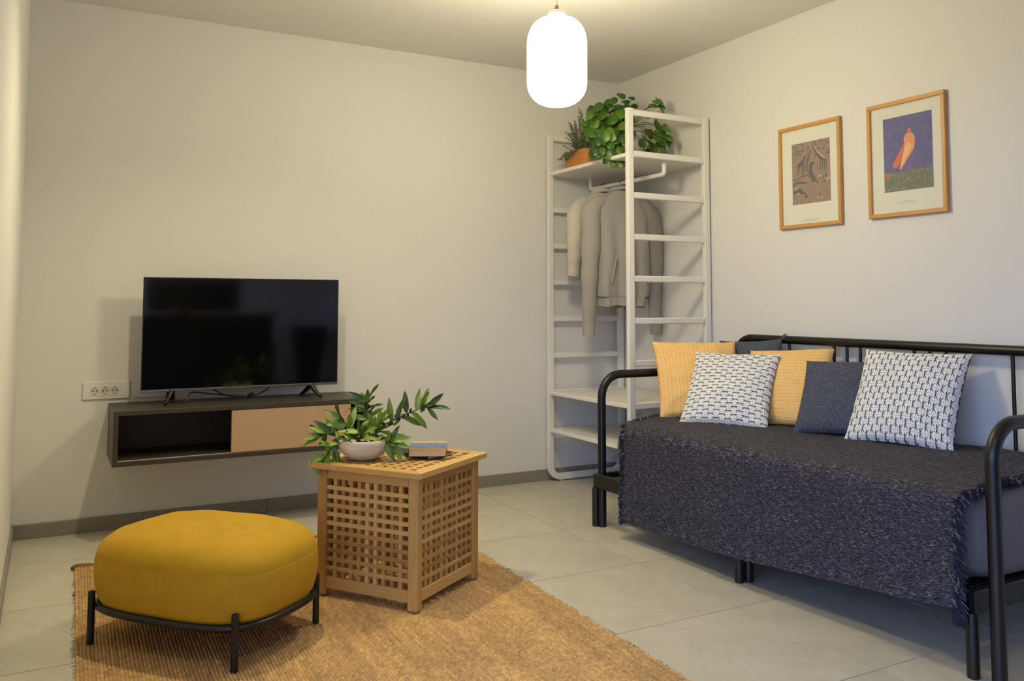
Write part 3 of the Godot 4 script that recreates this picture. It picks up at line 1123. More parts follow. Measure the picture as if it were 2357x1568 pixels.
# ---------------------------------------------------------------- lattice box table
func build_box_table():
	var s := 0.45          # outside of the posts
	var hh := 0.471        # underside of the lid
	var o := Vector3(-2.121, 0.0125, 1.492)
	var turn := atan2(0.287, 0.415)
	var g = thing("box_table", "square wooden storage table with openwork lattice sides on the jute rug", "table", o, turn)
	var r := RandomNumberGenerator.new()
	r.seed = 5
	var hs := s * 0.5
	var pw := 0.042
	for sx in [-1, 1]:
		for sz in [-1, 1]:
			var c := Vector3(sx * (hs - pw * 0.5), 0.0, sz * (hs - pw * 0.5))
			put(g, "corner_post", c + Vector3(-pw * 0.5, 0, -pw * 0.5), c + Vector3(pw * 0.5, hh, pw * 0.5), 0.007, M["acacia_%d" % [1, 0, 3, 1][(sx + 1) + (sz + 1) / 2]])
	var inner := s - 2.0 * pw       # clear width between posts
	for f in 4:
		var panel := Node3D.new()
		panel.name = "side_panel"
		panel.transform = Transform3D(Basis(Vector3.UP, PI * 0.5 * f), Vector3.ZERO) * T(Vector3(0, 0, hs - 0.017))
		g.add_child(panel, true)
		var yb := 0.028
		var yt := hh
		put(panel, "top_rail", Vector3(-inner * 0.5, yt - 0.040, -0.009), Vector3(inner * 0.5, yt, 0.009), 0.002, M["acacia_%d" % r.randi_range(0, 1)])
		put(panel, "bottom_rail", Vector3(-inner * 0.5, yb, -0.009), Vector3(inner * 0.5, yb + 0.042, 0.009), 0.002, M["acacia_%d" % (r.randi_range(0, 1) * 2)])
		var y0 := yb + 0.042
		var y1 := yt - 0.040
		var cols := 10
		var rows := 11
		var px := inner / cols
		var py := (y1 - y0) / rows
		for k in range(1, rows):
			var y := y0 + k * py
			put(panel, "slat", Vector3(-inner * 0.5, y - py * 0.235, -0.001), Vector3(inner * 0.5, y + py * 0.235, 0.0075 + r.randf_range(-0.0006, 0.0008)), 0.0015, M["acacia_%d" % r.randi_range(0, 3)])
		for k in range(1, cols):
			var x := -inner * 0.5 + k * px
			put(panel, "slat", Vector3(x - px * 0.22, y0, -0.0085), Vector3(x + px * 0.22, y1, 0.0064), 0.0012, M["acacia_%d" % r.randi_range(0, 3)])
	# lid: frame with rounded corners and a lattice inside
	var lid := Node3D.new()
	lid.name = "lid"
	lid.position = Vector3(0, hh + 0.0005, 0)
	g.add_child(lid)
	var ls := 0.2535
	var fw := 0.055
	var tk := 0.019
	for f in 4:
		var m := MB.new()
		# a mitred frame board with its outer corner rounded
		
		var rr := 0.018
		var out := PackedVector2Array()
		for k in 5:
			var t := PI * 0.25 * k / 4.0
			out.append(Vector2(-ls + rr - rr * sin(PI * 0.25 - t), ls - rr + rr * cos(PI * 0.25 - t)))
		for k in 5:
			var t := PI * 0.25 * k / 4.0
			out.append(Vector2(ls - rr + rr * sin(t), ls - rr + rr * cos(t)))
		out.append(Vector2(ls - fw, ls - fw))
		out.append(Vector2(-ls + fw, ls - fw))
		board(m, out, tk, 0.003)
		part(lid, "frame_board", m.mesh(), M["acacia_%d" % [2, 0, 2, 0][f]], Transform3D(Basis(Vector3.UP, PI * 0.5 * f), Vector3.ZERO))
	var li := 2.0 * (ls - fw)
	var nl := 10
	var pl := li / nl
	for k in range(1, nl):
		var x := -li * 0.5 + k * pl
		put(lid, "slat", Vector3(-li * 0.5, 0.006, x - pl * 0.24), Vector3(li * 0.5, tk - 0.0006, x + pl * 0.24), 0.0012, M["acacia_%d" % r.randi_range(0, 2)])
		put(lid, "slat", Vector3(x - pl * 0.24, 0.002, -li * 0.5), Vector3(x + pl * 0.24, tk - 0.0018, li * 0.5), 0.0012, M["acacia_%d" % r.randi_range(0, 2)])

func board(m: MB, out: PackedVector2Array, tk: float, b: float):      # flat board from an outline (x, z), top edge eased
	var ce := Vector2.ZERO
	for q in out:
		ce += q
	ce /= out.size()
	var top := []
	var tuv := []
	var bot := []
	var n := out.size()
	for q in out:
		var inn := q + (ce - q).normalized() * b * 0.6
		top.append(Vector3(inn.x, tk, inn.y))
		tuv.append(Vector2(q.y, q.x))
		bot.append(Vector3(q.x, 0, q.y))
	# the outline is concave only at mitres, a fan from the inside edge works
	var c3 := Vector3(ce.x, tk * 0.5, ce.y)
	m.poly(top, c3, tuv)
	m.poly(bot, c3, tuv)
	for k in n:
		var a: Vector2 = out[k]
		var c: Vector2 = out[(k + 1) % n]
		var mid := Vector3((a.x + c.x) * 0.5, tk * 0.5, (a.y + c.y) * 0.5)
		var w := Vector3(c.y - a.y, 0, a.x - c.x)
		var inside := mid - w.normalized() * 0.01 * signf(w.dot(mid - c3))
		m.poly([Vector3(a.x, 0, a.y), Vector3(c.x, 0, c.y), Vector3(c.x, tk - b, c.y), Vector3(a.x, tk - b, a.y)], inside, [Vector2(0, a.x), Vector2(0, c.x), Vector2(0.02, c.x), Vector2(0.02, a.x)])
		m.poly([Vector3(a.x, tk - b, a.y), Vector3(c.x, tk - b, c.y), top[(k + 1) % n], top[k]], inside, [Vector2(0, a.x), Vector2(0, c.x), Vector2(0.005, c.x), Vector2(0.005, a.x)])

# ---------------------------------------------------------------- pictures
func build_pictures():
	picture("framed animal print in light wood frame, the left of the two pictures", Vector3(-0.002, 1.747, 1.641), Vector2(0.243, 0.312), 0.014, sepia_print(), 0)
	picture("framed blue print with orange shape in light wood frame, right of two pictures", Vector3(-0.002, 1.754, 2.19), Vector2(0.246, 0.337), 0.02, blue_print(), 1)

func picture(label, c: Vector3, psize: Vector2, pdy: float, tex, kind):
	var g = thing("framed_picture", label, "picture", c, -PI * 0.5, "framed pictures on the wall")
	var w := 0.395
	var h := 0.524
	var fw := 0.019
	var dp := 0.02
	# local x runs along the wall, z out of the wall
	for s in [-1, 1]:
		put(g, "frame_bar", Vector3(-w * 0.5, s * (h * 0.5 - fw * 0.5) - fw * 0.5, 0.0), Vector3(w * 0.5, s * (h * 0.5 - fw * 0.5) + fw * 0.5, dp), 0.002, M["frame_wood"])
		put(g, "frame_bar", Vector3(s * (w * 0.5 - fw * 0.5) - fw * 0.5, -h * 0.5 + fw, 0.0), Vector3(s * (w * 0.5 - fw * 0.5) + fw * 0.5, h * 0.5 - fw, dp), 0.002, M["frame_wood"])
	put(g, "mount", Vector3(-w * 0.5 + fw, -h * 0.5 + fw, 0.002), Vector3(w * 0.5 - fw, h * 0.5 - fw, 0.008), 0.0, M["mount_paper"])
	var m := MB.new()
	var q := PackedVector3Array()
	for y in [0.5, -0.5]:
		for x in [-0.5, 0.5]:
			q.append(Vector3(x * psize.x + (0.008 if kind == 0 else 0.008), y * psize.y + pdy, 0.0086))
	m.surf(q, 2, 2, false, false, null, null, true)
	part(g, "print", m.mesh(), mat("print_%d" % kind, Color(1, 1, 1), 0.7, 0.0, tex))
	# the tiny unreadable caption below the print
	var ink := mat("caption_ink_%d" % kind, [Color(0.45, 0.44, 0.40), Color(0.22, 0.21, 0.2)][kind], 0.8)
	var rows: Array = [[[-0.02, -0.222, 0.05], [0.045, -0.222, 0.035], [0.0, -0.229, 0.09], [-0.045, -0.229, 0.035]], [[0.0, -0.196, 0.034], [0.0, -0.2025, 0.095]]][kind]
	for rw in rows:
		var x: float = rw[0] - rw[2] * 0.5
		var r := RandomNumberGenerator.new()
		r.seed = int(rw[1] * -10000)
		var cm := MB.new()
		while x < rw[0] + rw[2] * 0.5:
			var l := r.randf_range(0.0012, 0.003)
			cm.box(Vector3(x, rw[1] - 0.0009, 0.008), Vector3(x + l, rw[1] + 0.0009, 0.0083))
			x += l + 0.0012
		part(g, "caption", cm.mesh(), ink).set_meta("kind", "stuff")
	put(g, "glazing", Vector3(-w * 0.5 + fw, -h * 0.5 + fw, 0.0105), Vector3(w * 0.5 - fw, h * 0.5 - fw, 0.0125), 0.0, M["picture_glass"])

func stroke(im: Image, pts: Array, r0: float, r1: float, col: Color, soft := 0.35):
	var n := pts.size() - 1
	for k in n:
		var a: Vector2 = pts[k]
		var b: Vector2 = pts[k + 1]
		var steps := int(a.distance_to(b)) + 1
		for i in steps:
			var t := float(i) / steps
			var c := a.lerp(b, t)
			var r := lerpf(r0, r1, (k + t) / n) * (0.85 + 0.3 * absf(noise.get_noise_2d(c.x * 0.2, c.y * 0.2)))
			for y in range(int(c.y - r), int(c.y + r) + 1):
				for x in range(int(c.x - r), int(c.x + r) + 1):
					if x >= 0 and y >= 0 and x < im.get_width() and y < im.get_height() and Vector2(x, y).distance_to(c) <= r:
						im.set_pixel(x, y, im.get_pixel(x, y).lerp(col, 1.0 - soft))

func sepia_print() -> ImageTexture:
	var w := 230
	var h := 296
	var im := Image.create(w, h, false, Image.FORMAT_RGB8)
	var base := Color(0.60, 0.47, 0.38)
	for y in h:
		for x in w:
			var g := 0.5 + 0.45 * noise.get_noise_2d(x * 0.035, y * 0.035) + 0.4 * noise.get_noise_2d(x * 0.11, y * 0.11 + 50.0)
			im.set_pixel(x, y, mix(Color(0.36, 0.27, 0.22), base, 0.45 + g * 0.6))
	var dark := Color(0.16, 0.12, 0.11)
	var pale := Color(0.80, 0.76, 0.72)
	# foliage at the top corners
	var r := RandomNumberGenerator.new()
	r.seed = 4
	for k in 80:
		var left := k % 2 == 0
		var c := Vector2(r.randf_range(0, 80) if left else r.randf_range(135, 230), r.randf_range(0, 62 if left else 80))
		stroke(im, [c, c + Vector2(r.randf_range(-12, 12), r.randf_range(-8, 8))], 3.5, 1.5, dark if r.randf() < 0.65 else Color(0.55, 0.42, 0.36))
	# three long-necked animals
	stroke(im, [Vector2(102, 24), Vector2(86, 60), Vector2(68, 92)], 4, 8, dark)
	stroke(im, [Vector2(66, 96), Vector2(42, 108)], 14, 12, dark)
	stroke(im, [Vector2(98, 30), Vector2(80, 64)], 1.5, 2.5, pale)
	for lx in [34, 44, 62, 72]:
		stroke(im, [Vector2(lx, 112), Vector2(lx - 3, 160)], 3.5, 2, dark)
	stroke(im, [Vector2(116, 40), Vector2(104, 72), Vector2(90, 100)], 3.5, 7, dark)
	for lx in [84, 96]:
		stroke(im, [Vector2(lx, 104), Vector2(lx, 150)], 3, 2, dark)
	stroke(im, [Vector2(130, 26), Vector2(150, 62), Vector2(176, 92), Vector2(198, 98)], 4, 11, dark)
	stroke(im, [Vector2(134, 24), Vector2(156, 58), Vector2(184, 82), Vector2(202, 96)], 2, 2.5, pale)
	for lx in [172, 184, 196, 206]:
		stroke(im, [Vector2(lx, 104), Vector2(lx + 2, 150)], 3, 2, dark)
	# a seated figure-like dark mass in the middle and a beast lower left
	stroke(im, [Vector2(118, 110), Vector2(112, 150), Vector2(132, 186)], 9, 14, Color(0.20, 0.15, 0.13))
	stroke(im, [Vector2(122, 104), Vector2(136, 112)], 6, 4, dark)
	stroke(im, [Vector2(4, 176), Vector2(90, 160), Vector2(140, 178)], 3, 5, Color(0.25, 0.19, 0.16))
	stroke(im, [Vector2(8, 200), Vector2(30, 190), Vector2(86, 196)], 7, 5, Color(0.22, 0.17, 0.14))
	stroke(im, [Vector2(14, 236), Vector2(44, 226), Vector2(66, 246), Vector2(84, 262)], 12, 9, dark)
	stroke(im, [Vector2(18, 222), Vector2(34, 216)], 3, 3, pale)
	for k in 14:
		var c := Vector2(r.randf_range(150, 224), r.randf_range(165, 200))
		stroke(im, [c, c + Vector2(r.randf_range(-10, 10), r.randf_range(4, 16))], 3.5, 1.5, dark if k % 3 else pale)
	for k in 22:
		var c := Vector2(r.randf_range(20, 210), r.randf_range(225, 290))
		stroke(im, [c, c + Vector2(r.randf_range(-14, 14), r.randf_range(-5, 12))], 2.5, 1, Color(0.34, 0.25, 0.20) if k % 4 else pale)
	return ImageTexture.create_from_image(im)

func blue_print() -> ImageTexture:
	# a plain stand-in: an orange leaf-like shape over violet blue, with a mossy strip below
	var w := 220
	var h := 302
	var im := Image.create(w, h, false, Image.FORMAT_RGB8)
	for y in h:
		for x in w:
			var g := noise.get_noise_2d(x * 0.02, y * 0.02)
			var g2 := noise.get_noise_2d(x * 0.07 + 30.0, y * 0.07)
			var c := mix(Color(0.17, 0.20, 0.50), Color(0.36, 0.31, 0.58), 0.5 + 0.7 * g + 0.2 * g2)
			var edge := 222.0 + 8.0 * noise.get_noise_2d(x * 0.03, 3.0)
			if y > edge:
				c = mix(Color(0.27, 0.34, 0.29), Color(0.45, 0.46, 0.30), 0.5 + 0.6 * g2 + 0.3 * g)
			im.set_pixel(x, y, c)
	var r := RandomNumberGenerator.new()
	r.seed = 9
	stroke(im, [Vector2(120, 62), Vector2(110, 110), Vector2(82, 150), Vector2(52, 196)], 9, 14, Color(0.84, 0.36, 0.16), 0.1)
	stroke(im, [Vector2(118, 96), Vector2(122, 130), Vector2(100, 168), Vector2(76, 210)], 26, 6, Color(0.90, 0.58, 0.34), 0.15)
	stroke(im, [Vector2(112, 128), Vector2(98, 160), Vector2(80, 196)], 16, 5, Color(0.93, 0.72, 0.48), 0.2)
	for k in 60:
		var c := Vector2(r.randf_range(5, 215), r.randf_range(226, 298))
		stroke(im, [c, c + Vector2(r.randf_range(-5, 5), r.randf_range(-5, 5))], r.randf_range(1.5, 4), 1.5, [Color(0.62, 0.55, 0.25), Color(0.66, 0.30, 0.18), Color(0.70, 0.62, 0.50), Color(0.20, 0.30, 0.22)][k % 4], 0.35)
	for k in 26:
		var c := Vector2(r.randf_range(120, 215), r.randf_range(120, 225))
		stroke(im, [c, c + Vector2(r.randf_range(-3, 3), r.randf_range(-3, 3))], r.randf_range(1, 2.6), 1.2, [Color(0.62, 0.56, 0.66), Color(0.50, 0.24, 0.46), Color(0.30, 0.28, 0.60)][k % 3], 0.3)
	stroke(im, [Vector2(8, 232), Vector2(26, 234)], 9, 9, Color(0.74, 0.33, 0.20), 0.4)
	return ImageTexture.create_from_image(im)

# ---------------------------------------------------------------- cushions
func pillow(size: float, thick: float, sd: int) -> ArrayMesh:
	var m := MB.new()
	var n := 37
	for side in [1.0, -1.0]:
		var p := PackedVector3Array()
		var uvs := PackedVector2Array()
		for j in n:
			for i in n:
				var u := i / (n - 1.0) * 2.0 - 1.0
				var v := j / (n - 1.0) * 2.0 - 1.0
				var uu := sin(u * PI * 0.5) * 0.35 + u * 0.65
				var vv := sin(v * PI * 0.5) * 0.35 + v * 0.65
				var x := uu * size * 0.5 * (1.0 - 0.055 * (1.0 - vv * vv))
				var y := vv * size * 0.5 * (1.0 - 0.055 * (1.0 - uu * uu))
				var full := pow(maxf(0.0, (1.0 - uu * uu) * (1.0 - vv * vv)), 0.42)
				var wr := 0.010 * noise.get_noise_3d(x * 9.0 + sd * 7.0, y * 9.0, side * 2.0) + 0.005 * noise.get_noise_3d(x * 22.0 + sd * 3.0, y * 22.0, side)
				p.append(Vector3(x, y, side * (thick * 0.5 * full + 0.002) + wr * minf(1.0, full * 2.0)))
				uvs.append(Vector2(uu * 0.5 + 0.5, 0.5 - vv * 0.5))
		m.surf(p, n, n, false, false, uvs, null, side < 0.0)
	return m.mesh()

func cushion(label, c: Vector3, e: Vector3, size: float, thick: float, mt, sd: int, tassels = []):
	var g = thing("cushion", label, "cushion", c, 0.0, "cushions on the daybed")
	g.rotation = e
	part(g, "cover", pillow(size, thick, sd), mt)
	for t in tassels:
		var fr := MB.new()
		var r := RandomNumberGenerator.new()
		r.seed = sd
		var a := Vector3(t[0] * size * 0.49, t[1] * size * 0.49, 0)
		var out := Vector3(t[0], t[1], 0).normalized()
		for k in 26:
			var d := Vector3(r.randf_range(-1, 1), r.randf_range(-1, 1), r.randf_range(-1, 1)) * 0.010
			fr.tube(PackedVector3Array([a, a + out * 0.012 + d * 0.5, a + out * 0.03 + d]), 0.0018, 4, false, false)
		part(g, "tassel", fr.mesh(), M["pale_yarn"])
	return g

func build_cushions():
	cushion("yellow striped cushion upright against the far armrest", Vector3(-0.42, 0.718, 1.262), Vector3(-0.56, -0.50, 0.0), 0.435, 0.13, M["yellow_stripe"], 1)
	cushion("slate blue woven cushion mostly hidden behind the yellow ones, with tassel", Vector3(-0.165, 0.722, 1.33), Vector3(-0.28, -1.45, 0.06), 0.40, 0.11, M["slate_herringbone"], 2, [[1, 1]])
	cushion("yellow striped cushion with horizontal stripes behind the white prints", Vector3(-0.245, 0.705, 1.672), Vector3(-0.62, -1.25, 0.08 + PI * 0.5), 0.425, 0.13, M["yellow_stripe"], 3)
	cushion("white cushion with small blue dragonfly print, the left of the two", Vector3(-0.450, 0.692, 1.522), Vector3(-0.68, -1.04, 0.0), 0.42, 0.115, M["dragonfly"], 4)
	cushion("navy woven cushion between the yellow and the right white printed cushion", Vector3(-0.268, 0.690, 2.03), Vector3(-0.62, -1.2, 0.04), 0.375, 0.11, M["navy_herringbone"], 5, [[-1, -1]])
	cushion("white cushion with blue dragonfly print turned sideways, the right of the two", Vector3(-0.238, 0.717, 2.33), Vector3(-0.56, -1.32, 0.0 + PI * 0.5), 0.432, 0.12, M["dragonfly"], 6)

# ---------------------------------------------------------------- clothes on the rail
func garment(called, label, c: Vector3, hem: float, half: float, depth: float, mt, long_sleeve: bool, sd: int):
	# c is the neck point; the garment faces +z and hangs from its hanger
	var g = thing(called, label, "clothing", c, 0.0, "clothes on the rail")
	var n := 73
	var rows := 26
	var p := PackedVector3Array()
	for j in rows:
		var t := j / (rows - 1.0)
		var y := lerpf(0.0, hem, t)
		var w: float
		var d: float
		if t < 0.14:
			var q := t / 0.14
			w = lerpf(0.065, half * 0.96, pow(q, 0.9))
			d = lerpf(0.05, depth * 0.75, q)
			y = -0.105 * pow(q, 1.1)
		else:
			var q := (t - 0.14) / 0.86
			y = lerpf(-0.105, hem, q)
			w = half * (0.96 - 0.09 * smoothstep(0.0, 0.25, q)) * (1.0 + 0.05 * smoothstep(0.5, 0.9, q) - 0.10 * smoothstep(0.92, 1.0, q))
			d = depth * (0.75 + 0.4 * sin(q * 2.2))
		for i in n:
			var a := TAU * i / (n - 1)
			var ca := cos(a)
			var sa := -sin(a)
			var x := signf(ca) * pow(absf(ca), 0.8) * w
			var fold := 0.016 * sin(x * 42.0 + sd + 0.7 * sin(y * 4.0)) * smoothstep(0.1, 0.6, t) + 0.006 * sin(x * 88.0 + y * 5.0) * smoothstep(0.3, 1.0, t)
			p.append(Vector3(x, y + 0.02 * noise.get_noise_2d(x * 5.0 + sd, 1.0) * smoothstep(0.8, 1.0, t), sa * d + fold))
	var m := MB.new()
	m.surf(p, n, rows, true, false, null, null, true)
	part(g, "body", m.mesh(), mt)
	# ribbed hem
	var hp := PackedVector3Array()
	for j in 4:
		for i in n:
			var q: Vector3 = p[(rows - 1) * n + i]
			var k: float = [0.96, 0.93, 0.92, 0.91][j]
			hp.append(Vector3(q.x * k * 0.97, q.y - j * 0.019, q.z * k))
	m = MB.new()
	m.surf(hp, n, 4, true, false, null, null, true)
	part(g, "hem_band", m.mesh(), mt)
	# collar
	var col := []
	for i in 24:
		var a := TAU * i / 24.0
		col.append(Vector3(cos(a) * 0.068, 0.004 + 0.014 * -sin(a) * -1.0, sin(a) * 0.05 ))
	part(g, "collar", tubem(col, 0.013, 8, true), mt)
	for s in [-1, 1]:
		var ln := 0.70 if long_sleeve else 0.40
		var pts := [Vector3(s * half * 0.60, -0.068, 0.004), Vector3(s * half * 0.84, -0.098, 0.006), Vector3(s * half * 1.0, -0.165, 0.010)]
		for k in range(1, 8):
			var t := k / 7.0
			pts.append(Vector3(s * (half * 1.0 + 0.028 * t + 0.010 * sin(t * 5.0 + s)), -0.165 - (ln - 0.05) * t, 0.010 + 0.03 * sin(t * 3.0) * (0.6 if s > 0 else 1.0)))
		var path := smooth(pts, 4)
		var rad := []
		for k in path.size():
			var t := float(k) / (path.size() - 1)
			rad.append((0.046 + 0.018 * smoothstep(0.0, 0.22, t) - 0.022 * smoothstep(0.25, 1.0, t)) * (1.0 + 0.05 * sin(t * 31.0 + s * 2.0 + sd) * smoothstep(0.2, 0.4, t)))
		var sm := MB.new()
		sm.tube(PackedVector3Array(path), rad, 16)
		# flatten front to back a little
		for k in sm.v.size():
			sm.v[k].z = 0.012 + (sm.v[k].z - 0.012) * 0.75
		part(g, "sleeve", sm.mesh(), mt)
		if long_sleeve:
			var e: Vector3 = path[-1]
			part(g, "cuff", tubem([e + Vector3(0, 0.004, 0), e + Vector3(0, -0.03, 0), e + Vector3(0.0, -0.058, 0)], [0.036, 0.037, 0.034], 14), mt)
	return g

func build_clothes():
	var z1 := 0.43
	var hd = garment("hooded_sweatshirt", "light grey marl zip sweatshirt hanging on the clothes rail", Vector3(-0.30, 1.785, z1), -0.645, 0.225, 0.075, M["grey_marl"], true, 2)
	# pocket slits and zip
	for s in [-1, 1]:
		part(hd, "pocket_edge", tubem([Vector3(s * 0.10, -0.40, 0.098), Vector3(s * 0.118, -0.48, 0.10), Vector3(s * 0.135, -0.56, 0.094)], 0.006, 8), M["grey_marl"])
	var sh = garment("cotton_shirt", "cream cotton shirt hanging behind the grey sweatshirt on the rail", Vector3(-0.315, 1.79, 0.255), -0.50, 0.215, 0.05, M["cream_cotton"], false, 5)
	sh.rotation.y = 0.08
	for q in [[-0.30, z1, "black hanger holding the grey sweatshirt"], [-0.315, 0.255, "black hanger holding the cream shirt"]]:
		var c := Vector3(q[0], 1.785, q[1])
		var h = thing("clothes_hanger", q[2], "hanger", c, 0.0, "clothes hangers on the rail")
		var bar := smooth([Vector3(-0.185, -0.095, 0), Vector3(-0.11, -0.035, 0), Vector3(0, 0.016, 0), Vector3(0.11, -0.035, 0), Vector3(0.185, -0.095, 0)])
		part(h, "shoulder_bar", tubem(bar, 0.007, 8), M["black_plastic"])
		var hook := [Vector3(0, 0.02, 0), Vector3(0, 0.036, 0)]
		for k in 9:
			var t := -0.6 + PI * 1.2 * k / 8.0
			hook.append(Vector3(0.018 * cos(t) + 0.012, 0.0545 + 0.0165 * sin(t), 0))
		part(h, "hook", tubem(hook, 0.0022, 6), M["black_plastic"])

# ---------------------------------------------------------------- plants on top of the wardrobe
func disc_leaf(r: float, sd: int) -> ArrayMesh:
	var key := "coin%.4f_%d" % [r, sd]
	if cache.has(key):
		return cache[key]
	var m := MB.new()
	var n := 19
	var p := PackedVector3Array()
	for q in [0.0, 0.5, 0.85, 1.0]:
		for i in n:
			var a := TAU * i / (n - 1)
			var rr: float = r * q * (1.0 + 0.04 * sin(a * 3.0 + sd))
			p.append(Vector3(rr * cos(a), 0.10 * r - 0.28 * r * q * q + 0.10 * r * q * sin(a * 2.0 + sd * 1.3), -rr * sin(a)))
	m.surf(p, n, 4, true, false, null, null, false)
	var pb := PackedVector3Array()
	for k in p.size():
		pb.append(p[k] - Vector3(0, 0.0009, 0))
	m.surf(pb, n, 4, true, false, null, null, true)
	cache[key] = m.mesh()
	return cache[key]

func build_shelf_plants():
	var top := 1.932
	var o := Vector3(-0.345, top, 0.60)
	var pot = thing("plant_pot", "pale grey cylindrical plant pot on top of the white wardrobe", "pot", o)
	var m := MB.new()
	m.lathe([Vector2(0.0, 0.0), Vector2(0.080, 0.0), Vector2(0.084, 0.004), Vector2(0.087, 0.17), Vector2(0.085, 0.173), Vector2(0.080, 0.172), Vector2(0.079, 0.155), Vector2(0.0, 0.155)], 40)
	part(pot, "vessel", m.mesh(), M["grey_pot"])
	var pl = thing("coin_plant", "bushy green plant with round coin-shaped leaves on the wardrobe top", "plant", o + Vector3(0, 0.1555, 0))
	m = MB.new()
	m.lathe([Vector2(0.0, 0.0), Vector2(0.078, 0.0), Vector2(0.078, 0.006), Vector2(0.0, 0.012)], 24)
	part(pl, "soil", m.mesh(), M["soil"])
	var r := RandomNumberGenerator.new()
	r.seed = 21
	# camera-side frame used only to describe the spread of the crown: right, up, toward the room
	var R := Vector3(0.879, 0, 0.477)
	var F := Vector3(-0.477, 0, 0.879)
	part(pl, "stem", tubem(smooth([Vector3(0, 0.0, 0), Vector3(-0.02, 0.05, 0.02), Vector3(-0.03, 0.10, 0.02)]), 0.009, 8), M["twig"])
	part(pl, "stem", tubem(smooth([Vector3(0.02, 0.0, 0.02), Vector3(-0.05, 0.01, 0.10), Vector3(-0.12, -0.07, 0.13)]), 0.006, 8), M["twig"])
	var spots := []
	# [right, up, out] of leaf centres from the pot rim, metres
	for q in [[-0.22, 0.09], [-0.19, 0.13], [-0.15, 0.17], [-0.11, 0.20], [-0.06, 0.225], [-0.03, 0.20], [0.0, 0.21], [0.03, 0.19], [0.13, 0.17], [0.145, 0.19], [0.10, 0.13], [0.17, 0.20], [0.185, 0.17], [0.18, 0.14], [0.155, 0.12]]:
		spots.append([q[0], q[1], r.randf_range(-0.06, 0.08)])
	for k in 74:       # dense left and front mass
		var a := r.randf() * TAU
		var d := sqrt(r.randf())
		spots.append([-0.14 + 0.14 * d * cos(a), 0.045 + 0.145 * d * sin(a), r.randf_range(-0.02, 0.16)])
	for k in 30:       # hanging right mass
		spots.append([0.165 + r.randf_range(-0.05, 0.055), r.randf_range(-0.15, 0.07), r.randf_range(-0.02, 0.06)])
	for q in [[-0.13, -0.10, 0.17], [-0.09, -0.13, 0.19], [-0.06, -0.15, 0.2], [-0.10, -0.18, 0.2], [-0.15, -0.06, 0.16], [-0.05, -0.09, 0.2], [-0.12, -0.205, 0.2], [-0.085, -0.20, 0.21], [-0.14, -0.16, 0.18], [-0.11, -0.07, 0.2], [-0.19, -0.05, 0.13], [-0.2, 0.03, 0.1], [-0.07, 0.02, 0.18], [-0.13, 0.06, 0.16], [-0.17, 0.0, 0.12], [-0.02, -0.02, 0.15], [0.05, -0.07, 0.13], [-0.16, -0.12, 0.14], [-0.12, -0.02, 0.19], [-0.075, -0.06, 0.2]]:
		spots.append(q)
	for k in 22:       # trailing cluster over the left edge of the shelf
		spots.append([r.randf_range(-0.25, -0.13), r.randf_range(-0.19, -0.02), r.randf_range(0.195, 0.235)])
	for s in spots:
		var c: Vector3 = R * s[0] + F * s[2] + Vector3(0, 0.012 + s[1], 0)
		var hub := Vector3(-0.02, 0.06, 0.02) if s[1] > -0.02 else Vector3(-0.05, 0.02, 0.06)
		var rad := r.randf_range(0.022, 0.037)
		var outw := (c - hub)
		var up := (F * 0.9 + Vector3(0, 0.55, 0) + outw.normalized() * 0.6 + Vector3(r.randf_range(-0.5, 0.5), r.randf_range(-0.3, 0.4), r.randf_range(-0.4, 0.4))).normalized()
		var side := up.cross(Vector3(0.3, 0.1, 0.9)).normalized()
		var b := Basis(side, up, side.cross(up))
		part(pl, "leaf", disc_leaf(snappedf(rad, 0.003), r.randi_range(0, 2)), M["coin_leaf_%d" % r.randi_range(0, 2)], Transform3D(b, c))
		var midp := hub.lerp(c, 0.5) + Vector3(0, 0.02, 0)
		var k := tubem([hub, midp, c - up * 0.001], 0.0013, 4)
		part(pl, "petiole", k, M["petiole"])
	# herb in a terracotta trough
	var ho := Vector3(-0.488, top, 0.30)
	var tr = thing("terracotta_trough", "small orange-brown terracotta trough on the left of the wardrobe top", "pot", ho)
	m = MB.new()
	var prof := [Vector2(0.0, 0.0), Vector2(0.90, 0.0), Vector2(0.93, 0.004), Vector2(1.06, 0.098), Vector2(1.05, 0.102), Vector2(0.99, 0.10), Vector2(0.96, 0.085), Vector2(0.0, 0.085)]
	var p := PackedVector3Array()
	for q in prof:
		for i in 49:
			var c := plan(-TAU * i / 48.0, 0.065, 0.128, 6.0)
			p.append(Vector3(c.x * q.x, q.y, c.y * q.x))
	m.surf(p, 49, prof.size(), true)
	part(tr, "vessel", m.mesh(), M["terracotta"])
	var hb = thing("rosemary_bush", "wispy grey-green needle-leaved herb growing in the terracotta trough", "plant", ho + Vector3(0, 0.0855, 0))
	var st := MB.new()
	var nd := MB.new()
	for k in 62:
		var a := r.randf() * TAU
		var base := Vector3(0.045 * cos(a) * r.randf(), 0.0, 0.09 * sin(a) * r.randf())
		var lean := Vector3(r.randf_range(-0.75, 0.45), 1.0, r.randf_range(-0.85, 0.6)).normalized()
		var ln := r.randf_range(0.10, 0.22)
		if k < 7:
			ln = r.randf_range(0.22, 0.29)
			lean = Vector3(0.0, 1.0, r.randf_range(-0.1, 0.2)).normalized()
		var pts := [base]
		if k > 48:       # trailing twigs on the left and over the front edge
			lean = Vector3(-0.75, 0.55, r.randf_range(-0.9, 0.1)).normalized()
			ln = 0.14
		for i in range(1, 6):
			var t := i / 5.0
			pts.append(base + lean * ln * t + Vector3(-0.01, -0.10 if k > 48 else -0.01, -0.015) * t * t + Vector3(r.randf_range(-1, 1), 0, r.randf_range(-1, 1)) * 0.006)
		st.tube(PackedVector3Array(pts), 0.0013, 4, false, false)
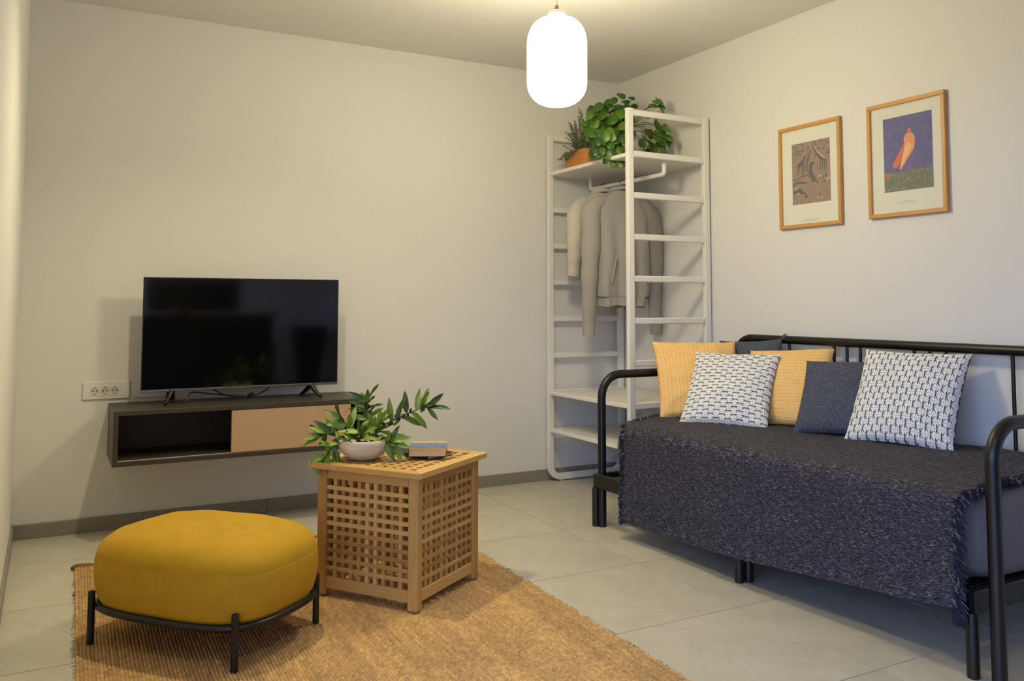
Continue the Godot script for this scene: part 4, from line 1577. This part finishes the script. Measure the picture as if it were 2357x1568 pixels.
		for i in int(ln * 420):
			var t := r.randf_range(0.12, 1.0) * 4.999
			var q: Vector3 = pts[int(t)].lerp(pts[int(t) + 1], t - int(t))
			var d := (lean * 0.6 + Vector3(r.randf_range(-1, 1), r.randf_range(-0.4, 0.8), r.randf_range(-1, 1))).normalized()
			var l := r.randf_range(0.008, 0.015)
			nd.tube(PackedVector3Array([q, q + d * l * 0.5, q + d * l]), [0.0013, 0.0016, 0.0004], 3, false, false)
	part(hb, "twigs", st.mesh(), M["twig"]).set_meta("kind", "stuff")
	part(hb, "needles", nd.mesh(), M["herb_needle"]).set_meta("kind", "stuff")

# ---------------------------------------------------------------- bowl with laurel branches
func laurel_leaf(ln: float, wd: float, curl: float, kind: int) -> ArrayMesh:
	var key := "laurel%.3f_%.3f_%d" % [ln, wd, kind]
	if cache.has(key):
		return cache[key]
	var m := MB.new()
	var nv := 9
	for side in [0, 1]:
		var p := PackedVector3Array()
		for j in nv:
			var t := j / (nv - 1.0)
			var w := wd * 0.5 * pow(sin(PI * pow(t, 0.85)), 0.8) if j > 0 and j < nv - 1 else 0.0003
			for i in 5:
				var u := i / 2.0 - 1.0
				p.append(Vector3(u * w, absf(u) * w * 0.35 - curl * t * t + 0.0025 * sin(t * 9.0 + kind) * u + (-0.0007 if side == 1 else 0.0), ln * t))
		m.surf(p, 5, nv, false, false, null, null, side == 0)
	cache[key] = m.mesh()
	return cache[key]

func build_bowl_and_branches():
	var o := Vector3(-2.262, 0.5035, 1.468)
	var bo = thing("ceramic_bowl", "rounded cream ceramic bowl on the wooden lattice table", "bowl", o)
	var m := MB.new()
	m.lathe([Vector2(0.0, 0.0), Vector2(0.036, 0.0), Vector2(0.054, 0.005), Vector2(0.077, 0.021), Vector2(0.093, 0.044), Vector2(0.0985, 0.063), Vector2(0.0965, 0.076), Vector2(0.093, 0.0785), Vector2(0.0895, 0.076), Vector2(0.086, 0.05), Vector2(0.06, 0.02), Vector2(0.0, 0.012)], 44)
	part(bo, "shell", m.mesh(), M["bowl_glaze"])
	var R := Vector3(0.879, 0, 0.477)
	var F := Vector3(-0.477, 0, 0.879)
	var r := RandomNumberGenerator.new()
	r.seed = 77
	# each branch: path points as [px right, px up, cm toward the room] seen from the room, 600 px to the metre
	var defs := [
		["long laurel branch with dark berries reaching right over the books", [[10, -10, 0], [30, 30, 1], [75, 55, 2], [120, 75, 2], [145, 80, 1]], [[145, 80, 25, 22], [145, 80, 35, 3], [145, 78, 18, -18], [128, 74, 12, 38], [120, 72, 6, 34], [100, 66, -6, 42], [75, 55, 16, 46], [95, 55, 40, -16], [70, 50, -4, 40], [110, 62, 28, -26], [132, 76, 14, 28]], 26],
		["upright laurel branch with pale leaves in the middle of the bowl", [[0, -20, 0], [4, 30, 0], [6, 70, -1], [4, 92, -1]], [[4, 92, -34, 18], [4, 88, -38, 4], [6, 80, 24, 10], [6, 92, 16, 30], [4, 72, -32, 6], [6, 62, -26, 24], [4, 50, -30, 8], [5, 92, 2, 22], [6, 56, 24, 20]], 10],
		["leafy laurel branch arching left over the dark bench", [[-10, -15, 1], [-40, 10, 2], [-70, 22, 3], [-92, 20, 4]], [[-92, 20, -34, -6], [-92, 18, -36, -16], [-80, 22, -26, 14], [-70, 24, -30, 22], [-60, 22, -24, 30], [-84, 16, -14, -28], [-70, 16, -30, -4], [-50, 16, -34, 12], [-45, 12, -22, -14], [-88, 18, -24, 6]], 0],
		["laurel branch drooping down the left side of the bowl", [[-20, -12, 4], [-50, 2, 7], [-70, -12, 8], [-82, -28, 8]], [[-82, -28, -14, -26], [-80, -26, -4, -28], [-72, -16, -26, -14], [-68, -12, -6, -32], [-60, -4, 4, -36], [-62, -4, 10, -30], [-50, 2, -30, 2], [-78, -22, -22, -18]], 0],
		["laurel branch with dark leaves fanning up left in front of the bench", [[-5, -15, 2], [-25, 25, 3], [-45, 50, 3]], [[-45, 50, -34, 22], [-45, 50, -16, 30], [-36, 42, -36, 4], [-30, 34, 6, 34], [-25, 28, -40, 14], [-20, 20, 20, 30], [-40, 46, -26, 6], [-16, 14, -34, 22]], 4],
		["short laurel sprig standing up at the right of the bowl", [[12, -15, 1], [26, 20, 2], [34, 40, 2]], [[34, 40, 6, 26], [34, 40, 20, 18], [30, 34, 26, 8], [26, 28, 30, -4], [26, 26, -10, 30], [32, 38, 14, 28]], 10],
		["laurel branch with broad leaves lying low on the right rim", [[10, -12, 4], [40, 8, 5], [62, 6, 6]], [[62, 6, 38, 10], [60, 6, 34, -8], [55, 4, 32, -22], [48, 6, 40, 14], [62, 4, 24, -28], [40, 2, 30, -28], [50, 0, 16, -34], [45, 8, 44, 2]], 4],
		["small laurel sprig of dark leaves filling the front of the bowl", [[-6, -15, 5], [-4, 12, 7], [0, 26, 8]], [[0, 26, -30, 10], [0, 26, 24, 12], [-2, 18, -34, -4], [-2, 18, 30, -2], [-4, 10, -24, 14], [-2, 14, 20, 22], [0, 26, -4, 24], [-4, 8, 14, 4]], 8]]
	for d in defs:
		var g = thing("laurel_branch", d[0], "branch", o + Vector3(0, 0.062, 0), 0.0, "laurel branches in the bowl")
		var path := []
		for q in d[1]:
			path.append(R * (q[0] / 600.0) + F * (q[2] / 100.0 - 0.015) + Vector3(0, q[1] / 600.0, 0))
		path = smooth(path, 4)
		part(g, "stem", tubem(path, 0.0022, 6), M["twig"])
		for l in d[2]:
			# leaf root snapped to the stem
			var want: Vector3 = R * (l[0] / 600.0) + Vector3(0, l[1] / 600.0, 0)
			var best: Vector3 = path[0]
			for q in path:
				var dq: Vector3 = q
				if Vector2(dq.dot(R), dq.y).distance_to(Vector2(want.dot(R), want.y)) < Vector2(best.dot(R), best.y).distance_to(Vector2(want.dot(R), want.y)):
					best = q
			var dir: Vector3 = R * (l[2] / 600.0) + Vector3(0, l[3] / 600.0, 0) + F * r.randf_range(-0.014, 0.026)
			var ln := dir.length() * 1.5
			dir = dir.normalized()
			var up := (F * r.randf_range(0.3, 1.0) + Vector3(r.randf_range(-0.3, 0.3), r.randf_range(0.2, 1.0), r.randf_range(-0.3, 0.3)))
			up = (up - dir * up.dot(dir)).normalized()
			var b := Basis(up.cross(dir), up, dir)
			ln = clampf(snappedf(ln, 0.006), 0.042, 0.09)
			part(g, "leaf", laurel_leaf(ln, ln * 0.28, ln * r.randf_range(0.0, 0.2), r.randi_range(0, 2)), M["leaf_%d" % [0, 1, 2, 3, 1, 2][r.randi_range(0, 5)]], Transform3D(b, best))
		for k in 7:      # a few more leaves along the stem
			var at: Vector3 = path[r.randi_range(path.size() / 4, path.size() - 1)]
			var tip: Vector3 = (path[-1] - path[0]).normalized()
			var dir2 := (tip * 0.7 + R * r.randf_range(-0.8, 0.8) + Vector3(0, r.randf_range(-0.5, 0.8), 0) + F * r.randf_range(-0.5, 0.7)).normalized()
			var up2 := F * 0.7 + Vector3(r.randf_range(-0.4, 0.4), 0.6, r.randf_range(-0.4, 0.4))
			up2 = (up2 - dir2 * up2.dot(dir2)).normalized()
			var l2 := snappedf(r.randf_range(0.042, 0.07), 0.006)
			part(g, "leaf", laurel_leaf(l2, l2 * 0.28, l2 * 0.1, r.randi_range(0, 2)), M["leaf_%d" % [0, 1, 2, 2, 1, 2][r.randi_range(0, 5)]], Transform3D(Basis(up2.cross(dir2), up2, dir2), at))
		for k in d[3]:
			var q: Vector3 = path[r.randi_range(path.size() / 3, path.size() - 2)]
			part(g, "berry", berry_mesh(), M["berry"], T(q + Vector3(r.randf_range(-1, 1), r.randf_range(-1, 1), r.randf_range(-1, 1)) * 0.011))

func berry_mesh() -> ArrayMesh:
	if not cache.has("berry"):
		var m := MB.new()
		var prof := []
		for k in 7:
			var t := PI * k / 6.0
			prof.append(Vector2(0.0048 * sin(t), -0.0058 * cos(t)))
		m.lathe(prof, 10)
		cache["berry"] = m.mesh()
	return cache["berry"]

# ---------------------------------------------------------------- books
func build_books():
	var y := 0.5035
	var lo = thing("book", "thin dark book lying flat under the blue paperback", "book", Vector3(-2.028, y, 1.468), -1.20, "books on the lattice table")
	put(lo, "pages", Vector3(-0.112, 0.0015, -0.066), Vector3(0.112, 0.0115, 0.066), 0.001, M["paper_edge"])
	put(lo, "back_cover", Vector3(-0.115, 0.0, -0.069), Vector3(0.115, 0.0015, 0.069), 0.0005, M["book_dark"])
	put(lo, "front_cover", Vector3(-0.115, 0.0115, -0.069), Vector3(0.115, 0.013, 0.069), 0.0005, M["book_dark"])
	put(lo, "spine", Vector3(-0.115, 0.0, 0.0665), Vector3(0.115, 0.013, 0.070), 0.001, M["book_dark"])
	var yb := y + 0.0132
	var up = thing("book", "thick paperback with blue and yellow cover on top of the dark book", "book", Vector3(-2.018, yb, 1.527), -0.46, "books on the lattice table")
	put(up, "pages", Vector3(-0.069, 0.001, -0.089), Vector3(0.069, 0.029, 0.089), 0.001, M["paper_edge"])
	var cov := image_of(128, 160, func(x, yy):
		var g: float = noise.get_noise_2d(x * 0.05, yy * 0.22)
		var c: Color = mix(Color(0.20, 0.30, 0.52), Color(0.42, 0.58, 0.76), 0.5 + 1.1 * g)
		if yy < 34:
			c = mix(Color(0.86, 0.74, 0.20), Color(0.72, 0.56, 0.18), 0.5 + g)
		if yy > 140:
			c = mix(Color(0.80, 0.66, 0.24), Color(0.60, 0.42, 0.2), 0.5 + g)
		return c)
	var m := MB.new()
	var q := PackedVector3Array()
	for z in [-0.09, 0.09]:
		for x in [-0.0705, 0.0705]:
			q.append(Vector3(x, 0.0302, z))
	m.surf(q, 2, 2, false, false, null, null, true)
	m.box(Vector3(-0.0705, 0.0290, -0.09), Vector3(0.0705, 0.0300, 0.09))
	part(up, "front_cover", m.mesh(), mat("book_cover", Color(1, 1, 1), 0.4, 0.0, cov))
	put(up, "back_cover", Vector3(-0.0705, 0.0, -0.09), Vector3(0.0705, 0.001, 0.09), 0.0003, M["navy_glaze"])
	put(up, "spine", Vector3(-0.0718, 0.0, -0.09), Vector3(-0.069, 0.030, 0.09), 0.001, mat("book_spine", Color(0.30, 0.34, 0.36), 0.5))

# ---------------------------------------------------------------- sockets
func build_sockets():
	var c := Vector3(-3.0835, 0.675, 0.0005)
	var g = thing("power_socket", "white wall plate with three round sockets left of the television", "socket", c, 0.0, "wall sockets")
	put(g, "plate", Vector3(-0.1045, -0.042, 0.0), Vector3(0.1045, 0.042, 0.009), 0.002, M["white_plastic"])
	for k in 3:
		var x := -0.052 + 0.0445 * k
		var s = put(g, "socket_module", Vector3(x - 0.0215, -0.026, 0.009), Vector3(x + 0.0215, 0.022, 0.0105), 0.0005, M["white_plastic"])
		var m := MB.new()
		m.lathe([Vector2(0.0, 0.0), Vector2(0.0165, 0.0), Vector2(0.0185, 0.0012), Vector2(0.0195, 0.0)], 28)
		part(s, "recess", m.mesh(), M["socket_shadow"], T(Vector3(0, 0.001, 0.0009), Vector3(PI * 0.5, 0, 0)))
		for h in [-1, 1]:
			part(s, "pin_hole", rodm(0.0008, 0.0032, 10), M["socket_dark"], T(Vector3(0.0085 * h, 0.001, 0.0012), Vector3(PI * 0.5, 0, 0)))
			put(s, "earth_clip", Vector3(-0.002, 0.001 + 0.0165 * h - 0.002, 0.0008), Vector3(0.002, 0.001 + 0.0165 * h + 0.002, 0.0028), 0.0004, M["socket_dark"])
	var sm = put(g, "data_module", Vector3(0.061, -0.026, 0.009), Vector3(0.083, 0.022, 0.0105), 0.0005, M["white_plastic"])
	for h in [-1, 1]:
		put(sm, "pin_hole", Vector3(-0.002, 0.012 * h - 0.002, 0.0008), Vector3(0.002, 0.012 * h + 0.002, 0.0014), 0.0002, M["socket_shadow"])
	var b = thing("power_socket", "plain white wall plate half hidden behind the television", "socket", Vector3(-2.868, 0.672, 0.0005), 0.0, "wall sockets")
	put(b, "plate", Vector3(-0.093, -0.040, 0.0), Vector3(0.093, 0.040, 0.009), 0.002, M["white_plastic"])
	put(b, "blank_insert", Vector3(-0.074, -0.026, 0.009), Vector3(0.074, 0.024, 0.0102), 0.0005, M["white_plastic"])
	var w = thing("power_socket", "white wall plate low on the right wall behind the wardrobe", "socket", Vector3(-0.0005, 0.395, 0.235), -PI * 0.5, "wall sockets")
	put(w, "plate", Vector3(-0.10, -0.042, 0.0), Vector3(0.10, 0.042, 0.009), 0.002, M["white_plastic"])
	for k in 2:
		var s = put(w, "socket_module", Vector3(-0.062 + 0.0445 * k - 0.0215, -0.026, 0.009), Vector3(-0.062 + 0.0445 * k + 0.0215, 0.022, 0.0105), 0.0005, M["white_plastic"])
		var m := MB.new()
		m.lathe([Vector2(0.0, 0.0), Vector2(0.0165, 0.0), Vector2(0.0185, 0.0012), Vector2(0.0195, 0.0)], 24)
		part(s, "recess", m.mesh(), M["socket_shadow"], T(Vector3(0, 0.001, 0.0009), Vector3(PI * 0.5, 0, 0)))
